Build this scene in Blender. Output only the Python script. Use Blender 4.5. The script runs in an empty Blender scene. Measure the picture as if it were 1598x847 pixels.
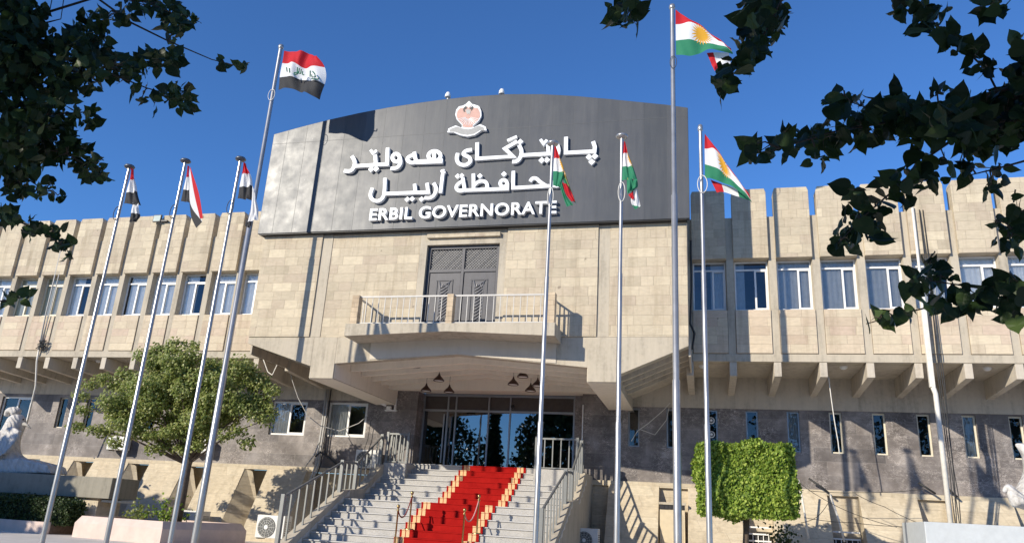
import bpy, bmesh, math, random
from mathutils import Vector, Matrix

S = bpy.context.scene
COL = S.collection
random.seed(7)

# ------------------------------------------------------------------ camera, sky, sun, exposure
CP = Vector((8.603, -25.979, 1.65))
RX, UX, FX = Vector((.9706, .2341, .0561)), Vector((.0211, -.3148, .9489)), Vector((-.2398, .9198, .3105))
RX.normalize(); FX.normalize(); UX = RX.cross(FX).normalized()
FPX = 1192.5
cam = bpy.data.cameras.new("camera"); co = bpy.data.objects.new("camera", cam); COL.objects.link(co)
cam.sensor_fit = 'HORIZONTAL'; cam.sensor_width = 36; cam.lens = 36 * FPX / 1598
cam.clip_start = .05; cam.clip_end = 3000
m = Matrix((RX, UX, -FX)).transposed().to_4x4(); m.translation = CP
co.matrix_world = m
S.camera = co

SUN = Vector((-.7, -1, .5)).normalized()          # direction towards the sun
w = bpy.data.worlds.new("World"); S.world = w; w.use_nodes = True
nt = w.node_tree; bg = nt.nodes["Background"]
sky = nt.nodes.new("ShaderNodeTexSky"); sky.sky_type = 'NISHITA'; sky.sun_disc = False
sky.sun_elevation = math.asin(SUN.z); sky.sun_rotation = math.atan2(SUN.x, SUN.y)
sky.air_density = 1.0; sky.dust_density = 0; sky.ozone_density = 10; sky.altitude = 400
nt.links.new(sky.outputs[0], bg.inputs[0]); bg.inputs[1].default_value = .142
sl = bpy.data.lights.new("sun", 'SUN'); sl.energy = 4.1; sl.angle = math.radians(.53); sl.color = (1, .91, .76)
so = bpy.data.objects.new("sun", sl); COL.objects.link(so)
so.rotation_euler = (-SUN).to_track_quat('-Z', 'Y').to_euler(); so.location = (-60, -80, 60)
S.view_settings.view_transform = 'Standard'; S.view_settings.look = 'None'
S.view_settings.gamma = 1; S.view_settings.exposure = .42
S.view_settings.use_curve_mapping = False
S.cycles.max_bounces = 8; S.cycles.transparent_max_bounces = 12


def ray(x, y):
    return FX + RX * ((x - 799) / FPX) - UX * ((y - 423.5) / FPX)


def at(x, y, Y):
    d = ray(x, y); return CP + d * ((Y - CP.y) / d.y)


def far(x, y, d):
    return CP + ray(x, y) * d


# ------------------------------------------------------------------ materials
def new_mat(name):
    mt = bpy.data.materials.new(name); mt.use_nodes = True
    return mt, mt.node_tree, mt.node_tree.nodes["Principled BSDF"]


class N:
    def __init__(s, tree): s.t = tree

    def add(s, typ, **kw):
        n = s.t.nodes.new(typ)
        for k, v in kw.items(): setattr(n, k, v)
        return n

    def math(s, op, a, b=None):
        n = s.add("ShaderNodeMath", operation=op)
        for i, v in enumerate((a, b)):
            if v is None: continue
            if isinstance(v, (int, float)): n.inputs[i].default_value = v
            else: s.t.links.new(v, n.inputs[i])
        return n.outputs[0]

    def noise(s, scale, detail=4, rough=.55, vec=None):
        n = s.add("ShaderNodeTexNoise"); n.inputs["Scale"].default_value = scale
        n.inputs["Detail"].default_value = detail; n.inputs["Roughness"].default_value = rough
        if vec is not None: s.t.links.new(vec, n.inputs["Vector"])
        return n.outputs["Fac"]

    def ramp(s, fac, stops):
        n = s.add("ShaderNodeValToRGB"); e = n.color_ramp.elements
        while len(e) < len(stops): e.new(.5)
        for i, (p, c) in enumerate(stops):
            e[i].position = p; e[i].color = (*c, 1) if len(c) == 3 else c
        s.t.links.new(fac, n.inputs[0]); return n.outputs[0]

    def mix(s, f, a, b, typ='MIX'):
        n = s.add("ShaderNodeMix", data_type='RGBA', blend_type=typ)
        for i, v in ((0, f), (6, a), (7, b)):
            if isinstance(v, (int, float)): n.inputs[i].default_value = v
            elif isinstance(v, tuple): n.inputs[i].default_value = (*v, 1)
            else: s.t.links.new(v, n.inputs[i])
        return n.outputs[2]

    def pos(s): return s.add("ShaderNodeNewGeometry").outputs["Position"]

    def bump(s, h, dist, strength=.6):
        n = s.add("ShaderNodeBump"); n.inputs["Distance"].default_value = dist; n.inputs["Strength"].default_value = strength
        s.t.links.new(h, n.inputs["Height"]); return n.outputs[0]


def plain(name, c, rough=.6, metal=0., var=.12, scale=6, bump=0., spec=.5):
    mt, t, b = new_mat(name); n = N(t)
    f = n.noise(scale, 5, .6, n.pos())
    lo = tuple(max(0, x * (1 - var)) for x in c); hi = tuple(min(1, x * (1 + var)) for x in c)
    t.links.new(n.ramp(f, [(.3, lo), (.7, hi)]), b.inputs["Base Color"])
    b.inputs["Roughness"].default_value = rough; b.inputs["Metallic"].default_value = metal
    b.inputs["Specular IOR Level"].default_value = spec
    if bump: t.links.new(n.bump(n.noise(scale * 6, 4, .6, n.pos()), bump), b.inputs["Normal"])
    return mt


def ashlar(name, ch, cw, cols, joint, jw=.012, seed=0., dirt=.18, rough=.85):
    """squared stone laid in courses: every course has its own block length, every block its own tint"""
    mt, t, b = new_mat(name); n = N(t)
    sp = n.add("ShaderNodeSeparateXYZ"); t.links.new(n.pos(), sp.inputs[0])
    u = n.math('ADD', sp.outputs[0], n.math('MULTIPLY', sp.outputs[1], .83))
    v = n.math('DIVIDE', n.math('ADD', sp.outputs[2], seed), ch)
    row = n.math('FLOOR', v)
    wn = n.add("ShaderNodeTexWhiteNoise", noise_dimensions='1D'); t.links.new(row, wn.inputs["W"])
    wn2 = n.add("ShaderNodeTexWhiteNoise", noise_dimensions='1D'); t.links.new(n.math('ADD', row, 37.7), wn2.inputs["W"])
    width = n.math('MULTIPLY', n.math('ADD', n.math('MULTIPLY', wn.outputs[0], .75), .65), cw)
    uu = n.math('ADD', n.math('DIVIDE', u, width), n.math('MULTIPLY', wn2.outputs[0], 9.))
    wob = n.add("ShaderNodeTexNoise", noise_dimensions='1D'); wob.inputs["Scale"].default_value = .9; wob.inputs["Detail"].default_value = 0
    t.links.new(n.math('ADD', uu, n.math('MULTIPLY', row, 5.3)), wob.inputs["W"])
    uu = n.math('ADD', uu, n.math('MULTIPLY', wob.outputs["Fac"], .9))
    cell = n.math('FLOOR', uu)
    cv = n.add("ShaderNodeCombineXYZ"); t.links.new(cell, cv.inputs[0]); t.links.new(row, cv.inputs[1])
    w2 = n.add("ShaderNodeTexWhiteNoise", noise_dimensions='2D'); t.links.new(cv.outputs[0], w2.inputs["Vector"])
    fu = n.math('FRACT', uu); fv = n.math('FRACT', v)
    du = n.math('MULTIPLY', n.math('MINIMUM', fu, n.math('SUBTRACT', 1., fu)), width)
    dv = n.math('MULTIPLY', n.math('MINIMUM', fv, n.math('SUBTRACT', 1., fv)), ch)
    d = n.math('MINIMUM', du, dv)
    jn = n.math('LESS_THAN', d, jw * .5)
    base = n.ramp(w2.outputs[0], [(i / (len(cols) - 1), c) for i, c in enumerate(cols)])
    mp = n.add("ShaderNodeMapping"); mp.inputs["Scale"].default_value = (1, 1, 3); t.links.new(n.pos(), mp.inputs[0])
    grain = n.noise(5, 6, .65, mp.outputs[0])
    base = n.mix(1., base, n.ramp(grain, [(.25, (1 - dirt,) * 3), (.75, (1 + dirt * .3,) * 3)]), 'MULTIPLY')
    big = n.noise(.55, 4, .6, n.pos())
    base = n.mix(1., base, n.ramp(big, [(.3, (.93, .925, .91)), (.65, (1.04, 1.03, 1.01))]), 'MULTIPLY')
    st = n.add("ShaderNodeMapping"); st.inputs["Scale"].default_value = (2.2, 2.2, .22); t.links.new(n.pos(), st.inputs[0])
    streak = n.noise(1.3, 5, .7, st.outputs[0])
    base = n.mix(1., base, n.ramp(streak, [(.3, (.82, .80, .77)), (.5, (1.03, 1.03, 1.02))]), 'MULTIPLY')
    pit = n.noise(3.1, 2, .5, n.pos())
    base = n.mix(n.ramp(pit, [(.745, (0, 0, 0)), (.77, (.6, .6, .6))]), base, (.16, .13, .1))
    col = n.mix(n.math('MULTIPLY', jn, .5), base, joint)
    t.links.new(col, b.inputs["Base Color"]); b.inputs["Roughness"].default_value = rough
    b.inputs["Specular IOR Level"].default_value = .2
    h = n.math('ADD', n.math('MINIMUM', n.math('DIVIDE', d, jw), 1.), n.math('MULTIPLY', grain, .5))
    t.links.new(n.bump(h, .008, .8), b.inputs["Normal"])
    return mt


STONE = ashlar("limestone ashlar", .318, .62, [(.47, .405, .305), (.565, .49, .37), (.53, .455, .345), (.60, .52, .39), (.50, .42, .325), (.56, .48, .36), (.66, .575, .43)], (.36, .30, .22))
STONE_PANEL = ashlar("limestone panel", .302, 1.05, [(.54, .435, .335), (.62, .53, .40), (.57, .455, .36), (.65, .56, .42), (.56, .475, .36)], (.38, .31, .23), seed=.17)
STONE_BASE = ashlar("base limestone", .36, .95, [(.54, .465, .35), (.60, .52, .395), (.57, .49, .37), (.62, .545, .42)], (.42, .36, .27), seed=.09, dirt=.25)


def concrete(name, c, var=.2, rough=.9):
    mt, t, b = new_mat(name); n = N(t)
    st = n.add("ShaderNodeMapping"); st.inputs["Scale"].default_value = (3, 3, .35); t.links.new(n.pos(), st.inputs[0])
    s1 = n.noise(1.5, 6, .7, st.outputs[0]); s2 = n.noise(9, 5, .6, n.pos()); s3 = n.noise(.7, 3, .5, n.pos())
    f = n.math('ADD', n.math('MULTIPLY', s1, .5), n.math('ADD', n.math('MULTIPLY', s2, .2), n.math('MULTIPLY', s3, .3)))
    t.links.new(n.ramp(f, [(.36, tuple(x * (1 - var * 1.6) for x in c)), (.5, c), (.64, tuple(x * (1 + var * .6) for x in c))]), b.inputs["Base Color"])
    b.inputs["Roughness"].default_value = rough; b.inputs["Specular IOR Level"].default_value = .2
    t.links.new(n.bump(n.noise(40, 4, .6, n.pos()), .003, .5), b.inputs["Normal"])
    return mt


CONC = concrete("raw concrete", (.47, .415, .325))
CONC_GREY = concrete("weathered concrete", (.52, .465, .38))
CONC_PALE = concrete("painted concrete", (.58, .52, .43), .06)
CONC_WARM = concrete("warm painted concrete", (.80, .735, .62), .06)  # ceiling paint; on the beam skins the tone stands for bounced light


def marble_mat():
    mt, t, b = new_mat("dark veined marble"); n = N(t)
    p = n.pos(); sp = n.add("ShaderNodeSeparateXYZ"); t.links.new(p, sp.inputs[0])
    cl = n.noise(1.1, 6, .65, p)
    base = n.ramp(cl, [(.3, (.105, .091, .083)), (.5, (.175, .156, .145)), (.7, (.30, .274, .256))])
    mp = n.add("ShaderNodeMapping"); mp.inputs["Scale"].default_value = (1, 1, 1.9); t.links.new(p, mp.inputs[0])
    rd = n.math('ABSOLUTE', n.math('SUBTRACT', n.noise(3.4, 9, .72, mp.outputs[0]), .5))
    rd2 = n.math('ABSOLUTE', n.math('SUBTRACT', n.noise(1.6, 6, .65, p), .47))
    vein = n.mix(1., n.ramp(rd, [(.0, (.8,) * 3), (.016, (0, 0, 0))]), n.ramp(rd2, [(.0, (1, 1, 1)), (.006, (0, 0, 0))]), 'ADD')
    msk = n.ramp(n.noise(1.2, 4, .6, p), [(.42, (.08,) * 3), (.62, (1, 1, 1))])
    vv = n.mix(1., vein, msk, 'MULTIPLY')
    base = n.mix(vv, base, (.56, .51, .47))
    sm = n.ramp(n.noise(6.5, 8, .75, p), [(.6, (0, 0, 0)), (.74, (.5, .5, .5))])
    base = n.mix(sm, base, (.46, .42, .39))
    v = n.math('DIVIDE', sp.outputs[2], .47); u = n.math('ADD', n.math('DIVIDE', sp.outputs[0], 1.15), n.math('MULTIPLY', n.math('FLOOR', v), .37))
    fv = n.math('FRACT', v); fu = n.math('FRACT', u)
    j = n.math('MAXIMUM', n.math('LESS_THAN', fv, .022), n.math('LESS_THAN', fu, .008))
    cv = n.add("ShaderNodeCombineXYZ"); t.links.new(n.math('FLOOR', u), cv.inputs[0]); t.links.new(n.math('FLOOR', v), cv.inputs[1])
    wn = n.add("ShaderNodeTexWhiteNoise", noise_dimensions='2D'); t.links.new(cv.outputs[0], wn.inputs["Vector"])
    base = n.mix(1., base, n.ramp(wn.outputs[0], [(0, (.72, .72, .74)), (1, (1.2, 1.18, 1.16))]), 'MULTIPLY')
    t.links.new(n.mix(n.math('MULTIPLY', j, .55), base, (.3, .28, .26)), b.inputs["Base Color"])
    b.inputs["Roughness"].default_value = .55; b.inputs["Specular IOR Level"].default_value = .3
    return mt


MARBLE = marble_mat()


def granite_mat():
    mt, t, b = new_mat("speckled granite"); n = N(t)
    p = n.pos(); a = n.noise(70, 3, .7, p); c = n.noise(2, 4, .6, p)
    col = n.ramp(a, [(.35, (.26, .25, .235)), (.5, (.42, .405, .38)), (.66, (.55, .53, .5))])
    col = n.mix(1., col, n.ramp(c, [(.3, (.85, .85, .84)), (.7, (1.05, 1.04, 1.02))]), 'MULTIPLY')
    t.links.new(col, b.inputs["Base Color"]); b.inputs["Roughness"].default_value = .6
    return mt


GRANITE = granite_mat()


def panel_metal():
    mt, t, b = new_mat("grey aluminium composite"); n = N(t)
    p = n.pos(); sp = n.add("ShaderNodeSeparateXYZ"); t.links.new(p, sp.inputs[0])
    wn = n.add("ShaderNodeTexWhiteNoise", noise_dimensions='1D'); t.links.new(n.math('FLOOR', n.math('DIVIDE', n.math('ADD', sp.outputs[0], 7.2), .78)), wn.inputs["W"])
    base = n.ramp(wn.outputs[0], [(0, (.080, .085, .092)), (1, (.097, .101, .108))])
    st = n.add("ShaderNodeMapping"); st.inputs["Scale"].default_value = (5, 5, .5); t.links.new(p, st.inputs[0])
    base = n.mix(1., base, n.ramp(n.noise(1.2, 6, .7, st.outputs[0]), [(.3, (.86, .87, .9)), (.65, (1.08, 1.07, 1.05))]), 'MULTIPLY')
    t.links.new(base, b.inputs["Base Color"]); b.inputs["Metallic"].default_value = .1; b.inputs["Specular IOR Level"].default_value = .18
    t.links.new(n.ramp(n.noise(2, 4, .6, p), [(.3, (.33,) * 3), (.7, (.42,) * 3)]), b.inputs["Roughness"])
    t.links.new(n.bump(n.noise(1.1, 2, .5, p), .02, .07), b.inputs["Normal"])
    return mt


SIGNM = panel_metal()


def glass_mat(name, tint, refl, body=(.02, .03, .04), rough=.01):
    mt, t, b = new_mat(name); n = N(t); out = t.nodes["Material Output"]
    tr = n.add("ShaderNodeBsdfTransparent"); tr.inputs[0].default_value = (*tint, 1)
    gl = n.add("ShaderNodeBsdfGlossy"); gl.inputs[0].default_value = (.92, .95, 1, 1); gl.inputs["Roughness"].default_value = rough
    lw = n.add("ShaderNodeLayerWeight"); lw.inputs[0].default_value = .35
    f = n.math('ADD', n.math('MULTIPLY', lw.outputs["Fresnel"], .8), refl)
    bp = n.bump(n.noise(1.3, 2, .5, n.pos()), .02, .05); t.links.new(bp, gl.inputs["Normal"])
    ms = n.add("ShaderNodeMixShader"); t.links.new(f, ms.inputs[0]); t.links.new(tr.outputs[0], ms.inputs[1]); t.links.new(gl.outputs[0], ms.inputs[2])
    t.links.new(ms.outputs[0], out.inputs[0]); return mt


GLASS = glass_mat("window glass", (.95, .965, .97), .035)
GLASS_LOW = glass_mat('ground floor glass', (.7, .74, .76), .03)
GLASS_DARK = glass_mat("tinted door glass", (.2, .22, .24), .15)
WHITE = plain("white painted plastic", (.78, .77, .74), .4, var=.05)
CREAM = plain("cream window frame", (.70, .64, .50), .45, var=.06)
GREYFRAME = plain("grey aluminium frame", (.33, .34, .35), .35, .6, .06)
CURT = plain("pale curtain cloth", (.88, .87, .83), .9, var=.08)
CURT2 = plain("cream curtain cloth", (.74, .68, .5), .9, var=.08)
CURTG = plain("grey curtain cloth", (.50, .51, .50), .9, var=.1)
DARK = plain("dark interior", (.035, .035, .038), .9)
ROOM = plain("room wall", (.16, .15, .14), .9)
STEEL = plain("brushed pole steel", (.40, .395, .385), .3, .6, .12, 3)
CAPM = plain("dark pole cap", (.10, .11, .13), .4, .5)
RAILM = plain("grey rail paint", (.21, .215, .205), .45, .3, .06)
WRAIL = plain("white balcony rail paint", (.52, .5, .46), .5, 0, .06)
LETTER = plain("white sign letters", (.86, .87, .87), .35, 0, .03)
BLACKM = plain("black backing", (.012, .012, .014), .5)
DOORM = plain("grey painted metal door", (.06, .059, .066), .5, .1, .15)
DOORL = plain("light door ornament", (.21, .21, .22), .45, .1, .1)
BEIGEDOOR = plain("beige metal door", (.60, .5, .34), .55, 0, .07)
CABLE = plain("black cable", (.03, .03, .03), .6)
CABLEG = plain("grey conduit", (.42, .41, .39), .6, 0, .1)
PIPEW = plain("white drain pipe", (.70, .67, .60), .5, 0, .1)
ACW = plain("white enamel", (.70, .69, .65), .4, 0, .06)
ACD = plain("fan grille grey", (.10, .105, .1), .6)
LAMPB = plain("brown lamp metal", (.07, .04, .03), .4, .4)
BRASS = plain("dull brass", (.42, .3, .13), .35, 1., .1)
ROPE = plain("dark red rope", (.22, .03, .03), .8)
ROPEP = plain("faded pink rope", (.55, .3, .28), .8)
PAVE = plain("grey paving", (.62, .58, .53), .8, 0, .12, 2, .004)
SOILM = plain("dry soil", (.16, .115, .08), .95, 0, .3, 12, .01)
PLANTERM = plain("pink planter stone", (.60, .475, .415), .7, 0, .1, 3, .003)
def statue_mat():
    mt, t, b = new_mat("weathered white plaster"); n = N(t); p = n.pos()
    st = n.add("ShaderNodeMapping"); st.inputs["Scale"].default_value = (2.5, 2.5, .6); t.links.new(p, st.inputs[0])
    col = n.ramp(n.noise(2, 6, .7, st.outputs[0]), [(.32, (.36, .34, .31)), (.5, (.55, .53, .5)), (.7, (.66, .64, .61))])
    t.links.new(col, b.inputs["Base Color"]); b.inputs["Roughness"].default_value = .75
    wv = n.add("ShaderNodeTexWave", bands_direction='DIAGONAL'); wv.inputs["Scale"].default_value = 2.6; wv.inputs["Distortion"].default_value = 7; wv.inputs["Detail"].default_value = 4
    t.links.new(p, wv.inputs["Vector"]); t.links.new(n.bump(wv.outputs["Fac"], .035, .7), b.inputs["Normal"]); return mt


STATUE = statue_mat()
PLINTHM = concrete("plinth render", (.29, .27, .22))
PALEWALL = plain("pale painted plinth", (.5, .53, .54), .6, 0, .06)
ROOFM = plain("roof felt", (.2, .19, .18), .9)


def leaf_mat(name, a, bcol, c, trans=.25, rough=.5, spec=.35):
    mt, t, b = new_mat(name); n = N(t)
    wn = n.add("ShaderNodeNewGeometry")
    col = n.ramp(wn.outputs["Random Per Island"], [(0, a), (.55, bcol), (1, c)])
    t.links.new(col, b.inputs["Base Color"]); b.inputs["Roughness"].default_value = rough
    b.inputs["Specular IOR Level"].default_value = spec
    tl = n.add("ShaderNodeBsdfTranslucent"); t.links.new(col, tl.inputs[0])
    ms = n.add("ShaderNodeMixShader"); ms.inputs[0].default_value = trans
    out = t.nodes["Material Output"]
    t.links.new(b.outputs[0], ms.inputs[1]); t.links.new(tl.outputs[0], ms.inputs[2]); t.links.new(ms.outputs[0], out.inputs[0])
    return mt


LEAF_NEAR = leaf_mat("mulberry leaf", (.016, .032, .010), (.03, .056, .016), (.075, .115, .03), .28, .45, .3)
LEAF_MID = leaf_mat("olive green leaf", (.17, .23, .055), (.29, .345, .095), (.46, .46, .18), .48, .38, .5)
LEAF_HEDGE = leaf_mat("bright hedge leaf", (.09, .16, .018), (.20, .305, .035), (.44, .53, .10), .3)
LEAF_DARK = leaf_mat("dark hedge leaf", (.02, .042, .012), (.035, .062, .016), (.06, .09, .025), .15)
BARK = plain("grey brown bark", (.12, .09, .065), .95, 0, .35, 14, .02)


# ------------------------------------------------------------------ mesh helpers
class MB:
    def __init__(s): s.v = []; s.f = []

    def quad(s, a, b, c, d): i = len(s.v); s.v += [tuple(a), tuple(b), tuple(c), tuple(d)]; s.f.append((i, i + 1, i + 2, i + 3)); return s

    def poly(s, pts): i = len(s.v); s.v += [tuple(p) for p in pts]; s.f.append(tuple(range(i, i + len(pts)))); return s

    def box(s, x0, x1, y0, y1, z0, z1):
        i = len(s.v)
        s.v += [(x0, y0, z0), (x1, y0, z0), (x1, y1, z0), (x0, y1, z0), (x0, y0, z1), (x1, y0, z1), (x1, y1, z1), (x0, y1, z1)]
        s.f += [tuple(i + k for k in q) for q in ((0, 3, 2, 1), (4, 5, 6, 7), (0, 1, 5, 4), (1, 2, 6, 5), (2, 3, 7, 6), (3, 0, 4, 7))]; return s

    def prism(s, pts, vec):
        """closed polygon extruded along vec"""
        n = len(pts); i = len(s.v); vec = Vector(vec)
        s.v += [tuple(p) for p in pts] + [tuple(Vector(p) + vec) for p in pts]
        s.f.append(tuple(range(i, i + n))); s.f.append(tuple(range(i + 2 * n - 1, i + n - 1, -1)))
        for k in range(n): s.f.append((i + k, i + n + k, i + n + (k + 1) % n, i + (k + 1) % n))
        return s

    def tube(s, pts, r, n=8, cap=True):
        pts = [Vector(p) for p in pts]; rs = r if isinstance(r, (list, tuple)) else [r] * len(pts)
        base = len(s.v); prev = None
        for k, p in enumerate(pts):
            d = (pts[min(k + 1, len(pts) - 1)] - pts[max(k - 1, 0)]).normalized()
            if prev is None:
                a = d.orthogonal().normalized()
            else:
                a = (prev - d * prev.dot(d)); a = a.normalized() if a.length > 1e-6 else d.orthogonal().normalized()
            prev = a; b = d.cross(a)
            for q in range(n):
                an = 2 * math.pi * q / n
                s.v.append(tuple(p + (a * math.cos(an) + b * math.sin(an)) * rs[k]))
        for k in range(len(pts) - 1):
            for q in range(n):
                s.f.append((base + k * n + q, base + k * n + (q + 1) % n, base + (k + 1) * n + (q + 1) % n, base + (k + 1) * n + q))
        if cap:
            s.f.append(tuple(base + q for q in range(n - 1, -1, -1))); s.f.append(tuple(base + (len(pts) - 1) * n + q for q in range(n)))
        return s

    def lathe(s, c, prof, n=16):
        """profile of (radius, z) turned about the vertical through c"""
        base = len(s.v); c = Vector(c)
        for r, z in prof:
            for q in range(n):
                an = 2 * math.pi * q / n; s.v.append((c.x + r * math.cos(an), c.y + r * math.sin(an), c.z + z))
        for k in range(len(prof) - 1):
            for q in range(n): s.f.append((base + k * n + q, base + k * n + (q + 1) % n, base + (k + 1) * n + (q + 1) % n, base + (k + 1) * n + q))
        return s

    def build(s, name, mat, parent=None, smooth=False, bevel=0.):
        me = bpy.data.meshes.new(name); me.from_pydata(s.v, [], s.f); me.update()
        me.materials.append(mat)
        if smooth:
            for p in me.polygons: p.use_smooth = True
        o = bpy.data.objects.new(name, me); COL.objects.link(o)
        if parent: o.parent = parent
        if bevel:
            md = o.modifiers.new("edge", 'BEVEL'); md.width = bevel; md.segments = 2; md.limit_method = 'ANGLE'
        return o


def tag(o, label=None, cat=None, group=None, kind=None):
    if label: o["label"] = label
    if cat: o["category"] = cat
    if group: o["group"] = group
    if kind: o["kind"] = kind
    return o


def empty(name, label, cat, group=None):
    o = bpy.data.objects.new(name, None); COL.objects.link(o); o.empty_display_size = .2
    return tag(o, label, cat, group)


def kids(o): return [c for c in bpy.data.objects if c.parent == o]


def copy_tree(o, off, label=None, parent=None):
    c = o.copy(); COL.objects.link(c)
    if parent: c.parent = parent
    else: c.location = Vector(o.location) + Vector(off)
    if label: c["label"] = label
    for ch in kids(o): copy_tree(ch, off, None, c)
    return c


def wall(mb, x0, x1, z0, z1, Y, holes, depth=.25):
    """front wall face at Y with rectangular openings and their reveals"""
    xs = sorted({x0, x1, *[h[0] for h in holes], *[h[1] for h in holes]}); zs = sorted({z0, z1, *[h[2] for h in holes], *[h[3] for h in holes]})
    xs = [x for x in xs if x0 <= x <= x1]; zs = [z for z in zs if z0 <= z <= z1]
    for a, b in zip(xs, xs[1:]):
        for c, d in zip(zs, zs[1:]):
            mx, mz = (a + b) / 2, (c + d) / 2
            if any(h[0] < mx < h[1] and h[2] < mz < h[3] for h in holes): continue
            mb.quad((a, Y, c), (b, Y, c), (b, Y, d), (a, Y, d))
    for hx0, hx1, hz0, hz1 in holes:
        mb.quad((hx0, Y, hz0), (hx0, Y + depth, hz0), (hx0, Y + depth, hz1), (hx0, Y, hz1))
        mb.quad((hx1, Y + depth, hz0), (hx1, Y, hz0), (hx1, Y, hz1), (hx1, Y + depth, hz1))
        mb.quad((hx0, Y, hz1), (hx0, Y + depth, hz1), (hx1, Y + depth, hz1), (hx1, Y, hz1))
        mb.quad((hx0, Y + depth, hz0), (hx0, Y, hz0), (hx1, Y, hz0), (hx1, Y + depth, hz0))


# ------------------------------------------------------------------ the setting
GZ = .4
tag(MB().quad((-900, -900, 0), (900, -900, 0), (900, 1500, 0), (-900, 1500, 0)).build("ground", plain("pale bounce ground", (.42, .4, .37), .9, 0, .2, 3, .01)), kind="structure")  # street out of view, coloured pale to bounce light under the canopy
tag(MB().box(-60, 60, -21, 14, .02, GZ).build("forecourt_paving", PAVE), kind="structure")

# ------------------------------------------------------------------ the building
B = empty("governorate_building", "long beige stone government building with ribbed wings and a raised middle block", "building")
BAY, PW, GAP = 1.4, 1.16, .24
XL, XR = -6.9, 8.3                      # inner ends of the wings
YW, YB = 2.9, -2.8                      # ground floor wall, front of the middle block
left = [XL - BAY * (k + 1) + GAP for k in range(12)]      # left edge of every panel
right = [XR + BAY * k for k in range(10)]
x_l, x_r = left[-1] - GAP, right[-1] + PW


def fin_mesh(xc):
    mb = MB(); h = GAP / 2
    # splayed jamb beside the windows, straight above and below
    z = [6.62, 8.88, 8.885, 10.66, 10.67, 12.22]
    mb.prism([(xc - h, -.0, 7.1), (xc + h, -.0, 7.1), (xc + h, .45, 7.1), (xc - h, .45, 7.1)], (0, 0, 1.78))
    mb.prism([(xc - h, 0, 8.883), (xc + h, 0, 8.883), (xc + h + .045, .32, 8.883), (xc - h - .045, .32, 8.883)], (0, 0, 1.78))
    mb.prism([(xc - h + .002, .0, 10.666), (xc + h - .002, .0, 10.666), (xc + h - .002, .4, 10.666), (xc - h + .002, .4, 10.666)], (0, 0, 1.56))
    return mb


def bracket_mesh(xc):
    h = GAP / 2 - .004
    return MB().prism([(xc - h, .004, 6.62), (xc - h, .004, 7.097), (xc - h, YW, 7.097), (xc - h, YW, 6.45)], (2 * h, 0, 0))


def window_unit(parent, x0, x1, z0, z1, Y, frame, mull=.55, transom=.79, curtain=None, cover=1., fw=.05, pane=GLASS, sill=True, name="window"):
    fr = MB(); d = .06
    fr.box(x0, x1, Y, Y + d, z0, z0 + fw); fr.box(x0, x1, Y, Y + d, z1 - fw, z1)
    fr.box(x0, x0 + fw, Y, Y + d, z0 + fw, z1 - fw); fr.box(x1 - fw, x1, Y, Y + d, z0 + fw, z1 - fw)
    zt = z0 + (z1 - z0) * transom if transom else z1 - fw
    if transom: fr.box(x0 + fw, x1 - fw, Y + .004, Y + d - .004, zt - fw * .5, zt + fw * .5)
    if mull:
        xm = x0 + (x1 - x0) * mull; zz = zt - fw * .5 if transom else zt
        fr.box(xm - fw * .55, xm + fw * .55, Y - .012, Y + d - .006, z0 + fw, zz)
        # sliding sash in front of the right half
        s = fw * .75
        fr.box(xm + fw * .55, x1 - fw, Y - .01, Y + .03, z0 + fw, z0 + fw + s); fr.box(xm + fw * .55, x1 - fw, Y - .01, Y + .03, zz - s, zz)
        fr.box(x1 - fw - s, x1 - fw, Y - .01, Y + .03, z0 + fw + s, zz - s)
    o = fr.build(name, frame, parent)
    MB().quad((x0 + fw, Y + .035, z0 + fw), (x1 - fw, Y + .035, z0 + fw), (x1 - fw, Y + .035, z1 - fw), (x0 + fw, Y + .035, z1 - fw)).build("pane", pane, o)
    if curtain:
        cb = MB(); n = 14; xa, xb = (x0 + .02, x0 + .02 + (x1 - x0 - .04) * cover) if cover > 0 else (x1 - .02 + (x1 - x0 - .04) * cover, x1 - .02)
        for k in range(n):
            a, b = xa + (xb - xa) * k / n, xa + (xb - xa) * (k + 1) / n
            ya, yb = Y + .085 + (.02 if k % 2 else 0), Y + .085 + (0 if k % 2 else .02)
            cb.quad((a, ya, z0), (b, yb, z0), (b, yb, z1), (a, ya, z1))
        cb.build("curtain", curtain, o)
    if sill: MB().box(x0 - .03, x1 + .03, Y - .09, Y + .05, z0 - .035, z0 - .002).build("sill", frame, o)
    return o


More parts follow.
